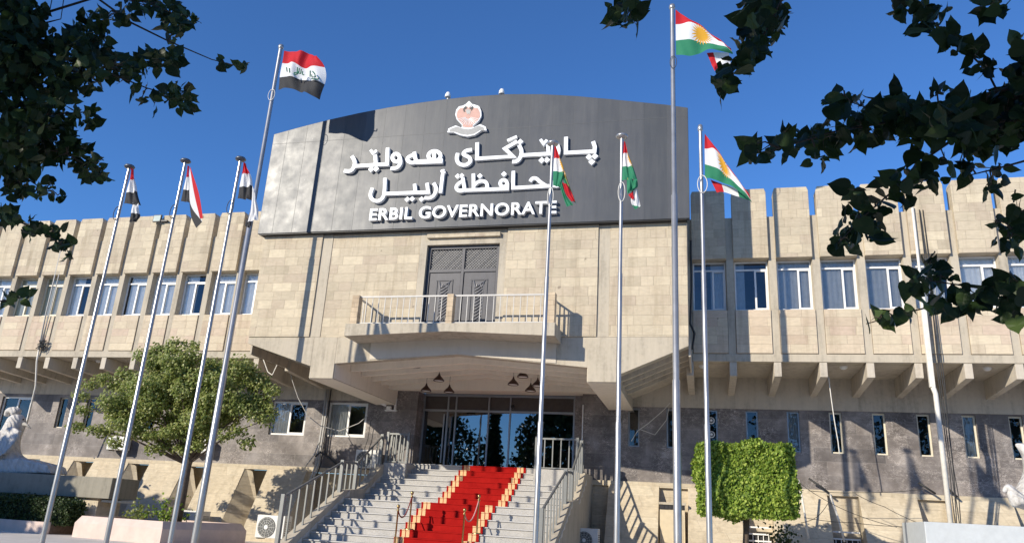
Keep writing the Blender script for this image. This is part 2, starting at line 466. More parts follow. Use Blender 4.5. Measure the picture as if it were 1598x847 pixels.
rnd = random.Random(3)
fins = [x - GAP / 2 for x in left] + [XL - GAP / 2 + GAP] + [XR - GAP / 2] + [x + PW + GAP / 2 for x in right]
for xc in fins:
    fin_mesh(xc).build("fin", CONC, B); bracket_mesh(xc).build("bracket", CONC_GREY, B, bevel=.012)
for i, x in enumerate(left + right):
    p = MB(); c = .05
    p.prism([(x, -.14, 10.67), (x + PW, -.14, 10.67), (x + PW, -.14, 13.1), (x + PW - c, -.14, 13.24), (x + c, -.14, 13.24), (x, -.14, 13.1)], (0, .5, 0))
    p.build("parapet_panel", STONE, B, bevel=.012)
    MB().box(x + .012, x + PW - .012, -.045, .3, 7.375, 8.86).build("spandrel_panel", STONE_PANEL, B, bevel=.01)
    lft = i < len(left)
    r = rnd.random()
    if lft:
        cu, fr = ((CURT2, CREAM) if i in (0, 8, 9) else (CURT, WHITE)); cov = [1, .96, 1, .55, 1, -.9, 1, .5, 1, .97, 1, 1][i]
    else:
        k = i - len(left); fr = WHITE
        cu, cov = [(CURTG, -.45), (CURTG, .3), (CURTG, 1), (CURTG, .98), (CURTG, 1), (CURT, .85), (CURT, 1), (CURT, .6), (CURTG, 1), (CURT, 1)][k]
    window_unit(B, x + .02, x + PW - .02, 8.9, 10.66, .24, fr, .5 if lft else .62, .8 if lft else .83, cu, cov, .055)
for a, b in ((x_l, XL), (XR - .03, x_r)):
    MB().box(a, b, -.02, .5, 7.1, 7.36).build("edge_beam", CONC, B, bevel=.012)
    MB().box(a, b, .5, YW + .3, 7.1, 7.2).build("soffit_slab", CONC_GREY, B)
    MB().box(a, b, .36, .6, 10.66, 12.2).build("parapet_backing", CONC_GREY, B) if False else None
    MB().box(a, b, .5, 14, 10.7, 10.9).build("roof_slab", ROOFM, B)
    MB().box(a, b, 3.2, 3.4, 7.25, 10.7).build("room_wall", ROOM, B)
    MB().box(a, b, .55, 3.2, 8.5, 8.6).build("room_floor", ROOM, B)
    MB().box(a, b, .3, .5, 7.37, 8.87).build("spandrel_backing", CONC_GREY, B)
    MB().box(a, b, .36, .5, 10.67, 10.9).build("window_head", CONC_GREY, B)
# ground floor wall: concrete band, marble, window openings
for a, b in ((x_l - 8, -3.42), (5.15, x_r + 6)): MB().box(a, b, YW - .04, YW + .3, 5.98, 7.1).build("concrete_band", CONC_GREY, B)
DL, DR = -2.5, 4.15                      # sides of the entrance recess
hl = [(-8.95, -7.32, 4.52, 5.9), (-6.36, -4.62, 4.52, 5.9), (-22.9, -21.25, 4.22, 5.85), (-18.2, -17.75, 4.5, 5.85), (-15.0, -14.55, 4.5, 5.85), (-19.7, -19.25, 4.5, 5.85)]
hr = [(5.86 + 1.4 * k, 6.28 + 1.4 * k, 4.52, 5.93) for k in range(11)]
for a, b, hh, xe in ((x_l - 8, DL, hl, DL), (DR, x_r + 6, hr, DR)):
    mw = MB(); pa, pb = sorted((xe, -3.42 if xe < 0 else 5.15)); mw.quad((pa, YW, 5.98), (pb, YW, 5.98), (pb, YW, 6.7), (pa, YW, 6.7))
    wall(mw, a, b, 3.28, 5.98, YW, hh, .24); mw.quad((xe, YW, 3.28), (xe, 3.6, 3.28), (xe, 3.6, 6.7), (xe, YW, 6.7)); mw.build("marble_wall", MARBLE, B)
    MB().box(a, b, YW + .6, YW + .7, 3.3, 7.1).build("dark_rooms", DARK, B)
for k, h in enumerate(hl[:3]):
    window_unit(B, h[0], h[1], h[2], h[3], YW + .1, WHITE, .52, 0, CURTG if k < 2 else None, .5, .07)
for h in hl[3:]: window_unit(B, *h, YW + .1, CREAM, 0, 0, None, 1, .05, GLASS_LOW)
for k, h in enumerate(hr):
    window_unit(B, *h, YW + .1, CREAM if k > 4 else GREYFRAME, 0, 0, CURTG if k in (4, 8) else None, 1, .055, GLASS_LOW, name="window")
for z in (5.05, 5.55):                     # two round extractor fans in the third slit window
    xf = at(1110, 660, YW).x
    o = MB().tube([(xf, YW + .06, z), (xf, YW + .12, z)], .12, 18).build("extractor_fan", WHITE, B)
    MB().tube([(xf, YW + .045, z), (xf, YW + .06, z)], .09, 18).build("fan_opening", ACD, o); MB().tube([(xf, YW + .03, z), (xf, YW + .05, z)], .045, 12).build("fan_hub", WHITE, o)
# grey wash band that the marble stands on
for a, b in ((x_l - 8, DL - .6), (DR + .4, x_r + 6)):
    MB().box(a, b, YW - .1, YW + .3, 3.1, 3.279).build("base_ledge", STONE_BASE, B, bevel=.01)
    MB().box(a, b, YW + (.55 if a < 0 else .05), YW + .8, GZ, 3.1).build("basement_wall", STONE_BASE, B)


def buttress(x0, x1, k=.6):
    yt = YW - .06; yb = yt - (3.1 - .95) * k
    return MB().prism([(x0, yt, 3.24), (x0, yb, .95), (x0, yb, GZ), (x0, YW + .6, GZ), (x0, YW + .6, 3.24)], (x1 - x0, 0, 0))


for k in range(6):
    x0, x1 = -8.65 - 2.8 * k, -6.9 - 2.8 * k; b_ = buttress(x0, x1, .52)
    yt = YW - .06; yb = yt - (3.1 - .95) * .52; i_ = len(b_.v); w_ = 1.04 if k else .5
    # the right flank splays back to the wall
    b_.v += [(x1, yt, 3.2), (x1, yb, .95), (x1, yb, GZ), (x1 + w_, YW + .03, .95), (x1 + w_, YW + .03, GZ), (x1 + .3, YW + .03, 3.0)]
    b_.f += [(i_, i_ + 1, i_ + 3), (i_ + 1, i_ + 2, i_ + 4, i_ + 3), (i_, i_ + 3, i_ + 5)]
    b_.build("buttress", STONE_BASE, B)
for k in range(5): buttress(5.2 + 2.8 * k, 7.0 + 2.8 * k).build("buttress", STONE_BASE, B, bevel=.01)
# niches between the buttresses: a metal door, and grilled basement windows
dp = MB().box(7.05, 7.9, YW - .75, YW - .7, GZ, 2.35).box(7.12, 7.83, YW - .765, YW - .75, GZ + .1, 2.2)
dd = dp.build("niche_door", BEIGEDOOR, B, bevel=.008)
vb = MB()
for k in range(6): vb.box(7.1 + .13 * k, 7.2 + .13 * k, YW - .745, YW - .73, 2.38, 2.5)
vb.box(7.05, 7.9, YW - .73, YW - .7, 2.36, 2.52); vb.build("vent", DARK, dd)
MB().box(7.02, 7.93, YW - .77, YW - .5, 2.52, 2.6).build("lintel", CONC, dd)
for x in (9.85, 12.65):
    g = MB().box(x + .05, x + .85, YW - .2, YW - .18, GZ + .3, 1.75); o = g.build("grilled_window", DARK, B)
    g = MB()
    for k in range(6): g.box(x + .03, x + .87, YW - .3, YW - .26, GZ + .42 + .22 * k, GZ + .47 + .22 * k)
    for k in range(5): g.box(x + .1 + .17 * k, x + .125 + .17 * k, YW - .27, YW - .245, GZ + .35, 1.75)
    g.build("grille", WHITE, o)

# --- middle block
bx0, bx1 = -6.81, 8.2
ZS, ZT = 7.27, 11.06
pil = [(-4.47, -4.08), (5.40, 5.78)]
dx0, dx1 = -.76, 2.35                      # door surround
MB().box(bx0 + .02, bx1 - .02, YB + .355, .4, ZS - .02, 13.0).build("block_core", STONE, B)
for a, b, pr in ((bx0, pil[0][0], .1), (pil[0][1], dx0, .03), (dx1, pil[1][0], .1), (pil[1][1], bx1, .06)):
    MB().box(a, b, YB - pr + .06, YB + .36, ZS, ZT).build("stone_facing", STONE, B, bevel=.008)
for a, b in pil: MB().box(a + .004, b - .004, YB + .01, YB + .36, ZS, ZT).build("pilaster", CONC, B)
# door surround, recess and door leaves
dw0, dw1, dz0, dz1 = -.5, 2.08, 7.47, 10.5
sr = MB().box(dx0 + .004, dw0, YB + .02, YB + .5, ZS, ZT).box(dw1, dx1 - .004, YB + .02, YB + .5, ZS, ZT).box(dw0, dw1, YB + .02, YB + .5, dz1, ZT)
sr.build("door_surround", CONC, B)
MB().box(dw0 - .0, dw1 + .02, YB - .1, YB + .019, 10.72, 10.86).build("door_lintel", STONE, B, bevel=.01)
yd = YB + .16
fr = MB(); fw = .12; xm = (dw0 + dw1) / 2
fr.box(dw0, dw0 + fw, yd, yd + .1, dz0, dz1).box(dw1 - fw, dw1, yd, yd + .1, dz0, dz1).box(dw0 + fw, dw1 - fw, yd, yd + .1, dz1 - fw, dz1)
fr.box(xm - .05, xm + .05, yd + .002, yd + .1, dz0, dz1 - fw).box(dw0 + fw, xm - .05, yd + .004, yd + .1, 9.55, 9.66).box(xm + .05, dw1 - fw, yd + .004, yd + .1, 9.55, 9.66)
bd = fr.build("balcony_door", DOORM, B, bevel=.006)
MB().box(dw0 + fw, dw1 - fw, yd + .075, yd + .08, 9.66, dz1 - fw).build("backing", BLACKM, bd)
la = MB()
for (a, b) in ((dw0 + fw, xm - .05), (xm + .05, dw1 - fw)):
    c, d = 9.66, dz1 - fw; t = 0
    st = .1
    for k in range(-14, 22):
        for sg in (1, -1):
            # diagonal lattice bars clipped to the light
            x0, z0 = a + k * st, c; pts = []
            xx0, xx1 = x0, x0 + sg * (d - c)
            zz0, zz1 = c, d
            lo, hi = (xx0, xx1) if sg > 0 else (xx1, xx0)
            t0, t1 = 0., 1.
            if sg > 0: t0 = max(0, (a - xx0) / (d - c)); t1 = min(1, (b - xx0) / (d - c))
            else: t0 = max(0, (xx0 - b) / (d - c)); t1 = min(1, (xx0 - a) / (d - c))
            if t1 - t0 < .02: continue
            p0 = (xx0 + sg * t0 * (d - c), yd + .05 + .006 * sg, c + t0 * (d - c)); p1 = (xx0 + sg * t1 * (d - c), yd + .05 + .006 * sg, c + t1 * (d - c))
            la.tube([p0, p1], .0065, 4, False)
la.build("lattice", DOORL, bd)
for (a, b) in ((dw0 + fw, xm - .05), (xm + .05, dw1 - fw)):
    lf = MB().box(a + .01, b - .01, yd + .04, yd + .08, dz0, 9.55)
    o = lf.build("door_leaf", DOORM, bd, bevel=.005)
    c = (a + b) / 2
    orn = MB(); x0, x1, z0, z1 = c - .3, c + .3, 7.7, 9.3
    for q in ((x0, x1, z0, z0 + .05), (x0, x1, z1 - .05, z1), (x0, x0 + .05, z0 + .05, z1 - .05), (x1 - .05, x1, z0 + .05, z1 - .05)): orn.box(q[0], q[1], yd + .02, yd + .04, q[2], q[3])
    orn.build("moulding", DOORM, bd, bevel=.008)
    lm = MB()
    for k in range(11):
        z = 7.85 + k * .115
        lm.tube([(c - .15, yd + .03, z), (c - .04, yd + .012, z + .05), (c + .06, yd + .012, z + .13), (c + .15, yd + .03, z + .2)], .014, 5)
    for zz, sg in ((9.18, 1), (7.82, -1)):
        for sx in (-1, 1):
            pts = [(c + sx * (.06 + .15 * t), yd + .02, zz - sg * (.05 + .12 * math.sin(t * 5))) for t in [q / 8 for q in range(9)]]
            lm.tube(pts, .012, 5)
    lm.tube([(c - .16, yd + .03, 7.8), (c - .16, yd + .03, 9.1)], .008, 4).tube([(c + .16, yd + .03, 7.8), (c + .16, yd + .03, 9.1)], .008, 4)
    lm.build("carved_ornament", DOORL, bd)
# concrete apron with the two sloping haunches, piers and canopy beams
PL0, PL1, PR0, PR1, ZP = -4.28, -3.4, 5.14, 6.04, 5.85
MB().prism([(bx0, YB, ZS - .004), (bx0, YB, 7.04), (PL0, YB, 6.26), (PL0, YB, ZS - .004)], (0, .35, 0)).build("haunch", CONC, B, bevel=.012)
MB().prism([(bx1, YB, ZS - .004), (PR1, YB, ZS - .004), (PR1, YB, 6.05), (bx1, YB, 6.98)], (0, .35, 0)).build("haunch", CONC, B, bevel=.012)
for a, b, c, d in ((PL0, PL1, PL1, PL1 + .012), (PR0, PR1, PR0 - .012, PR0)):
    MB().box(a, b, YB - .003, YW + .6, ZP, ZS - .006).build("canopy_beam", CONC, B, bevel=.015)
    MB().box(c, d, YB + .06, YW + .5, ZP + .02, 6.9).box(a, b, YB + .06, YW + .5, ZP - .012, ZP).build("beam_bounce_tint", CONC_WARM, B)  # paler skin: bounced light put into the colour of the beams' inner faces
xa = .9
MB().prism([(PL1, YB + .003, ZS - .008), (PL1, YB + .003, 6.36), (xa, YB + .003, 6.68), (PR0, YB + .003, 6.30), (PR0, YB + .003, ZS - .008)], (0, .3, 0)).build("front_beam", CONC, B)
MB().prism([(-2.15, YB - .02, ZS - .01), (-2.15, YB - .02, 6.5), (xa, YB - .02, 6.69), (4.15, YB - .02, 6.42), (4.15, YB - .02, ZS - .01)], (0, .02, 0)).build("white_fascia", CONC_PALE, B)
cl = MB().prism([(PL1, YB + .3, 6.62), (xa, YB + .3, 6.95), (PR0, YB + .3, 6.62), (PR0, YB + .3, 7.1), (PL1, YB + .3, 7.1)], (0, 6.5, 0))
cl.build("canopy_ceiling", CONC_WARM, B)
rb = MB()
for yy in (-1.6, -.7, .2, 1.1):
    rb.prism([(PL1 + .02, yy, 6.64), (PL1 + .02, yy, 6.33), (xa, yy, 6.66), (PR0 - .02, yy, 6.33), (PR0 - .02, yy, 6.64), (xa, yy, 6.97)], (0, .16, 0))
rb.build("ceiling_rib", CONC_WARM, B)
MB().box(PL1, PR0, 1.9, 2.2, 6.33, 7.09).build("inner_beam", CONC_WARM, B)
MB().box(PL1, PR0, 2.2, 3.4, 6.42, 6.5).build("door_head", CONC_WARM, B)
# sloping ribbed soffits beside the canopy
for (xo, zo, xi, zi) in ((bx1, 6.98, PR1, 6.05), (bx0, 7.04, PL0, 6.26)):
    MB().quad((xo, YB + .3, zo + .2), (xi, YB + .3, zi + .2), (xi, YW, zi + .2), (xo, YW, zo + .2)).build("side_soffit", CONC_GREY, B)
    r_ = MB()
    for yy in (-1.75, -.95, -.15, .65):
        r_.prism([(xo, yy, zo + .2), (xo, yy, zo), (xi, yy, zi), (xi, yy, zi + .2)], (0, .15, 0))
    r_.build("soffit_rib", CONC_GREY, B)
for a in (bx1 - .01, bx0 - .05): MB().box(a, a + .06, YB + .3, 0, 6.72, 7.25).build("side_edge_beam", CONC_GREY, B)
# entrance glass front
YG = 3.5
gx = [-2.44, -2.36, -1.42, -1.1, .3, 1.18, 2.46, 3.74]
gf = MB().box(-2.46, 3.76, YG, YG + .1, 5.72, 5.8).box(-2.46, 3.76, YG, YG + .1, 6.33, 6.42)
for x in (-2.46, -1.44, -1.1, .27, 1.15, 2.42, 3.70): gf.box(x, x + .06, YG + .002, YG + .098, 3.56, 6.33)
gf.box(-2.4, -1.44, YG + .01, YG + .09, 3.56, 3.64)
ef = gf.build("entrance_front", GREYFRAME, B)
MB().quad((-2.42, YG + .05, 3.56), (3.74, YG + .05, 3.56), (3.74, YG + .05, 5.74), (-2.42, YG + .05, 5.74)).build("door_glass", GLASS_DARK, ef)
MB().box(-2.42, 3.74, YG + .06, YG + .09, 5.8, 6.34).build("transom_board", plain("brown transom glass", (.07, .06, .055), .15), ef)
MB().box(-1.55, -1.5, YG - .06, YG - .02, 3.7, 5.6).build("pull_handle", STEEL, ef)
for a, b in ((3.765, 4.149), (-2.499, -2.465)): MB().box(a, b, YG, YG + .1, 3.4, 6.42).build("entrance_jamb", MARBLE, B)
lob = MB().quad((-2.5, 9, 3.5), (4.2, 9, 3.5), (4.2, 9, 6.5), (-2.5, 9, 6.5)).quad((-2.5, 3.7, 6.5), (-2.5, 9, 6.5), (4.2, 9, 6.5), (4.2, 3.7, 6.5)).quad((-2.5, 3.7, 3.5), (-2.5, 9, 3.5), (-2.5, 9, 6.5), (-2.5, 3.7, 6.5)).quad((4.2, 9, 3.5), (4.2, 3.7, 3.5), (4.2, 3.7, 6.5), (4.2, 9, 6.5))
lob.build("lobby", ROOM, B); MB().box(-2.5, 4.2, 2.23, 9, 3.3, 3.54).build("landing", GRANITE, B)
ds = MB().box(-.9, .1, 5.4, 5.9, 3.54, 4.75).box(-1.9, -1.2, 4.6, 5.1, 3.54, 4.0); ds.build("lobby_desk", plain("dark wood desk", (.03, .022, .018), .4), B)

# --- balcony
YF = -3.9
bl = MB().prism([(-2.63, YF, 7.45), (-2.63, YF, 7.03), (.85, YF, 7.18), (4.29, YF, 7.03), (4.29, YF, 7.45)], (0, YB - YF - .03, 0))
bal = bl.build("balcony", CONC, B, bevel=.015)
for x0, x1 in ((-2.52, -2.27), (.76, .97), (4.0, 4.25)):
    MB().box(x0, x1, YF + .05, YF + .3, 7.45, 8.42).build("balcony_pillar", ashlar("pillar stone", .16, .5, [(.52, .42, .3), (.62, .5, .36), (.48, .38, .27)], (.3, .24, .18)), bal, bevel=.01)
hr_ = MB().box(-2.27, .76, YF + .15, YF + .2, 8.36, 8.41).box(.97, 4.0, YF + .15, YF + .2, 8.36, 8.41).box(-2.27, .76, YF + .155, YF + .195, 7.49, 7.52).box(.97, 4.0, YF + .155, YF + .195, 7.49, 7.52)
for sx in (-2.4, 4.12): hr_.box(sx - .025, sx + .025, YF + .3, YB, 8.36, 8.41)
hr_.build("balcony_handrail", WRAIL, bal)
for a, b, n in ((-2.27, .76, 14), (.97, 4.0, 14)):
    for k in range(1, n):
        x = a + (b - a) * k / n
        MB().box(x - .011, x + .011, YF + .165, YF + .187, 7.52, 8.36).build("baluster", WRAIL, bal)
for sx in (-2.4, 4.12):
    for k in range(1, 4): MB().box(sx - .014, sx + .014, YF + .3 + .2 * k, YF + .33 + .2 * k, 7.45, 8.36).build("baluster", WRAIL, bal)
# dome lights under the overhang
for p in ((1096, 566), (1316, 570), (1540, 571), (154, 563)):
    q = at(*p, .7)
    MB().lathe((q.x, q.y, 7.1), [(.0, -.1), (.07, -.085), (.12, -.04), (.13, 0)], 14).build("dome_light", WHITE, B, True)

# ------------------------------------------------------------------ the sign on the middle block
YS = -3.07
SG = empty("rooftop_sign", "dark grey arched metal sign with white lettering and an emblem above the balcony", "sign")
arc = [(408.5, 367), (430, 209.5), (470, 198), (515, 186.5), (560, 176.5), (605, 168), (650, 161), (690, 155.5), (735, 150.5), (790, 147), (845, 147), (900, 150), (950, 154.5), (1000, 159.5), (1040, 163.5), (1075.5, 168), (1075.5, 347)]
P = [at(x, y, YS) for x, y in arc]
zb = 11.03; P[0].z = zb; P[-1].z = zb; P[0].x = -6.98; P[1].x = -7.0; P[-1].x = P[-2].x = 8.3
MB().prism([(p.x, YS, p.z) for p in P], (0, .24, 0)).build("sign_panel", SIGNM, SG, bevel=.012)
MB().box(-6.9, 8.22, YS + .03, YB + .1, zb - .03, zb - .002).build("under_trim", BLACKM, SG)


def top_z(x):
    for a, b in zip(P[1:-1], P[2:-1]):
        if a.x <= x <= b.x: return a.z + (b.z - a.z) * (x - a.x) / (b.x - a.x)
    return P[1].z


sm = MB(); x = -6.4
while x < 8.2:
    sm.box(x - .006, x + .006, YS - .004, YS, zb + .02, top_z(x) - .03); x += .78
sm.box(-6.98, 8.28, YS - .0045, YS, 14.64, 14.656)
sm.build("panel_seam", plain("dark seam strip", (.07, .075, .08), .5), SG)  # thin dark strips mark the joints between sign panels


def ribbon(mb, pts, wd, y, th, closed=False):
    """flat stroke of constant width with mitred joints, standing off the sign by th"""
    n = len(pts); L = []; Rr = []
    for i in range(n):
        p = Vector(pts[i])
        a = Vector(pts[i - 1]) if (i > 0 or closed) else None
        b = Vector(pts[(i + 1) % n]) if (i < n - 1 or closed) else None
        d1 = (p - a).normalized() if a is not None else None; d2 = (b - p).normalized() if b is not None else None
        if d1 is None: d1 = d2
        if d2 is None: d2 = d1
        n1 = Vector((-d1.y, d1.x)); n2 = Vector((-d2.y, d2.x)); mv = n1 + n2
        mv = mv.normalized() if mv.length > 1e-4 else n1
        k = wd / 2 / max(.45, mv.dot(n1)); L.append(p + mv * k); Rr.append(p - mv * k)
    base = len(mb.v); rng = n if closed else n - 1
    for i in range(n):
        for q in (L[i], Rr[i]): mb.v.append((q.x, y - th, q.y))
        for q in (L[i], Rr[i]): mb.v.append((q.x, y, q.y))
    for i in range(rng):
        a, b = base + 4 * i, base + 4 * ((i + 1) % n)
        mb.f += [(a, a + 1, b + 1, b), (a, b, b + 2, a + 2), (a + 1, a + 3, b + 3, b + 1), (a + 2, b + 2, b + 3, a + 3)]
    if not closed:
        for a in (base, base + 4 * (n - 1)): mb.f.append((a, a + 2, a + 3, a + 1))


def smooth2(pts, it=2, closed=False):
    pts = [Vector(p) for p in pts]
    for _ in range(it):
        o = [] if closed else [pts[0]]
        for i in range(len(pts) if closed else len(pts) - 1):
            a, b = pts[i], pts[(i + 1) % len(pts)]
            o += [a * .75 + b * .25, a * .25 + b * .75]
        if not closed: o.append(pts[-1])
        pts = o
    return pts


def sg(p, which):
    ox, oy = (520, 200) if which == 'A' else (720, 200)
    q = at(ox + p[0] / 5.6454, oy + p[1] / 5.6454, YS - .1); return (q.x, q.z)


def ring(c, rx, rz, n=18): return [(c[0] + rx * math.cos(2 * math.pi * k / n), c[1] + rz * math.sin(2 * math.pi * k / n)) for k in range(n)]


def lettering(name, strokes, dots, wd):
    mb = MB(); k = 0
    for kind, which, pts, *ww in strokes:
        wq = ww[0] if ww else wd
        cl = kind == 'o'
        pp = [sg(p, which) for p in pts]
        if kind == 'c': pp = smooth2(pp)
        ribbon(mb, pp, wq, YS, .11 + .0017 * k, cl); k += 1
    for which, c, *rr in dots:
        q = Vector(sg(c, which)); r = rr[0] if rr else .115
        mb.prism([(q.x - r, YS - .112, q.y), (q.x, YS - .112, q.y - r), (q.x + r, YS - .112, q.y), (q.x, YS - .112, q.y + r)], (0, .112, 0))
    return mb.build(name, LETTER, SG)


lettering("kurdish_lettering", [
    ('l', 'B', [(1160, 118), (1176, 165), (1172, 205), (920, 218), (922, 78)]),
    ('c', 'B', [(842, 140), (858, 185), (852, 225), (825, 262), (790, 275)]),
    ('l', 'B', [(762, 145), (770, 226), (533, 240)]), ('c', 'B', [(508, 150), (535, 205), (520, 262), (490, 295), (448, 298)]),
    ('l', 'B', [(140, 128), (138, 270), (455, 250), (384, 182), (492, 118)]), ('l', 'B', [(405, 112), (490, 75)], .1),
    ('c', 'A', [(1222, 192), (1165, 200), (1140, 235), (1205, 258), (1212, 300), (1165, 332), (1105, 318), (1085, 270), (1098, 222)]),
    ('o', 'A', ring((893, 246), 54, 42)), ('l', 'A', [(890, 212), (888, 280)], .12), ('l', 'A', [(965, 292), (730, 300)], .17),
    ('c', 'A', [(716, 212), (722, 260), (735, 300)]), ('c', 'A', [(712, 235), (660, 258), (652, 285), (690, 312), (730, 298)]),
    ('o', 'A', ring((555, 263), 32, 34)), ('c', 'A', [(590, 262), (598, 310), (568, 355), (508, 358)]),
    ('l', 'A', [(482, 176), (476, 320), (190, 338)]), ('l', 'A', [(372, 240), (378, 318)]), ('c', 'A', [(168, 250), (198, 300), (180, 362), (150, 385), (98, 380)]),
    ('l', 'B', [(698, 103), (726, 142), (756, 108)], .1), ('l', 'A', [(332, 196), (354, 226), (386, 200)], .1),
], [('B', (1125, 255)), ('B', (1176, 249)), ('B', (1149, 298)), ('B', (708, 284)), ('B', (753, 281)), ('B', (518, 122)), ('A', (335, 363)), ('A', (378, 360))], .132)
lettering("arabic_lettering", [
    ('o', 'B', ring((838, 488), 26, 22), .12), ('l', 'B', [(868, 505), (800, 508), (455, 527), (458, 378)]),
    ('c', 'B', [(606, 470), (625, 440), (662, 442), (690, 472), (752, 512)], .12),
    ('o', 'B', ring((372, 487), 30, 30), .12), ('l', 'B', [(404, 480), (402, 535), (-30, 550)]), ('l', 'B', [(106, 402), (108, 540)]),
    ('c', 'B', [(112, 505), (150, 470), (205, 465), (232, 500), (222, 535)], .12),
    ('c', 'A', [(1142, 440), (1152, 500), (1160, 556)], .12), ('c', 'A', [(1140, 465), (1090, 500), (1082, 535), (1115, 560), (1158, 545)], .12),
    ('l', 'A', [(966, 405), (946, 572)]), ('c', 'A', [(982, 372), (952, 376), (960, 393), (990, 392)], .07),
    ('c', 'A', [(886, 486), (912, 530), (895, 590), (858, 618), (806, 616)]),
    ('l', 'A', [(828, 486), (838, 566), (460, 580)]), ('l', 'A', [(718, 494), (726, 560)]),
    ('c', 'A', [(458, 442), (456, 540), (448, 610), (400, 650), (345, 635), (325, 590), (348, 530)]),
], [('B', (375, 405), .1), ('B', (163, 422), .1), ('A', (1096, 424), .1), ('A', (1132, 420), .1), ('A', (778, 626), .1), ('A', (652, 628), .1), ('A', (696, 624), .1)], .122)
# latin line, from Blender's own font, made bolder and given real depth
fc = bpy.data.curves.new("latin", 'FONT'); fc.body = "ERBIL GOVERNORATE"; fc.size = 1; fc.extrude = .075; fc.offset = .022; fc.space_character = 1.08
fo = bpy.data.objects.new("latin_tmp", fc); COL.objects.link(fo)
bpy.context.view_layer.update()
me = bpy.data.meshes.new_from_object(fo.evaluated_get(bpy.context.evaluated_depsgraph_get()))
bpy.data.objects.remove(fo); bpy.data.curves.remove(fc)
vx = [v.co.x for v in me.vertices]; vy = [v.co.y for v in me.vertices]
A0, A1 = at(576.5, 345.2, YS - .1), at(868.5, 333.5, YS - .1); hgt = at(576.5, 326.5, YS - .1).z - A0.z
for v in me.vertices:
    X = A0.x + (v.co.x - min(vx)) / (max(vx) - min(vx)) * (A1.x - A0.x)
    Z = (A0.z + A1.z) / 2 + (v.co.y - min(vy)) / (max(vy) - min(vy)) * hgt
    v.co = (X, YS - .075 - v.co.z * .96, Z)
me.materials.clear(); me.materials.append(LETTER); me.flip_normals()
iv = sorted((min(me.vertices[i].co.x for i in p.vertices), max(me.vertices[i].co.x for i in p.vertices)) for p in me.polygons); best, end = (0, 0), iv[0][1]
for a, b in iv:
    if a - end > best[0]: best = (a - end, (a + end) / 2)
    end = max(end, b)
cut = best[1]
for side in (-1, 1):                        # one mesh for each word
    mc = me.copy(); bq = bmesh.new(); bq.from_mesh(mc); bmesh.ops.delete(bq, geom=[v for v in bq.verts if (v.co.x - cut) * side < 0], context='VERTS'); bq.to_mesh(mc); bq.free()
    lo = bpy.data.objects.new("latin_lettering", mc); COL.objects.link(lo); lo.parent = SG


def em(p, d): q = at(690 + p[0] / 9.41, 140 + p[1] / 9.41, YS - .1); return (q.x, YS - d, q.z)


EMB = [(395, 168), (440, 212), (500, 228), (542, 245), (572, 310), (576, 385), (540, 455), (455, 530), (462, 562), (380, 578), (285, 560), (292, 520), (215, 440), (192, 370), (205, 300), (245, 248), (300, 238), (345, 215)]
e = MB().prism([em(p, .1) for p in EMB], (0, .1, 0)).build("emblem", LETTER, SG)
cx, cy = 384, 385
MB().prism([em((cx + (x - cx) * .9, cy + 10 + (y - cy) * .86), .108) for x, y in EMB[3:]], (0, .006, 0)).build("emblem_field", plain("faded pink enamel", (.52, .29, .23), .5), e)
MB().prism([em(p, .115) for p in ((395, 185), (440, 228), (392, 275), (345, 230))], (0, .008, 0)).build("emblem_diamond", plain("pale chequer", (.66, .6, .55), .5, 0, .2, 40), e)
MB().prism([em(p, .113) for p in ((455, 242), (462, 275), (440, 305), (425, 320), (428, 300), (398, 278))], (0, .004, 0)).prism([em(p, .113) for p in ((350, 242), (372, 276), (330, 300), (345, 330), (318, 328), (308, 295), (325, 262))], (0, .004, 0)).build("emblem_wing", BLACKM, e)
MB().prism([em(p, .116) for p in ((350, 330), (352, 300), (390, 292), (420, 318), (405, 372), (388, 350), (375, 372), (362, 348))], (0, .005, 0)).build("emblem_bird", plain("grey emblem paint", (.4, .39, .36), .5), e)
ry = MB()
for k in range(-6, 7):
    an = k * .2; ry.tube([em((384 + 40 * math.sin(an), 395 + 40 * math.cos(an)), .112), em((384 + 165 * math.sin(an), 385 + 160 * math.cos(an) * .9), .112)], .008, 4)
ry.build("emblem_ray", LETTER, e)
RB = [(78, 632), (95, 575), (200, 530), (285, 565), (380, 582), (450, 566), (560, 512), (640, 548), (655, 602), (575, 604), (480, 668), (370, 692), (262, 672), (172, 632)]
MB().prism([em(p, .118) for p in RB], (0, .118, 0)).build("emblem_ribbon", LETTER, e)
MB().prism([em((370 + (x - 370) * .9, 604 + (y - 604) * .78), .121) for x, y in RB], (0, .002, 0)).build("emblem_ribbon_field", plain("grey ribbon paint", (.30, .30, .29), .5, 0, .15, 30), e)
for k, (px, py, lb) in enumerate(((699, 150, "left white floodlight on the top edge of the arched sign"), (783, 145, "right white floodlight on the top edge of the arched sign"))):
    p = at(px, py, YS + .15)
    t = empty("floodlight", lb, "floodlight", "white floodlights on the sign"); t.location = (p.x, YS + .15, p.z)
    MB().lathe((0, 0, 0), [(0, .16), (.06, .14), (.1, .06), (.11, -.05), (.1, -.06), (0, -.06)], 14).build("lamp_body", WHITE, t, True)
    MB().box(-.02, .02, -.02, .02, -.2, -.06).build("bracket", GREYFRAME, t)

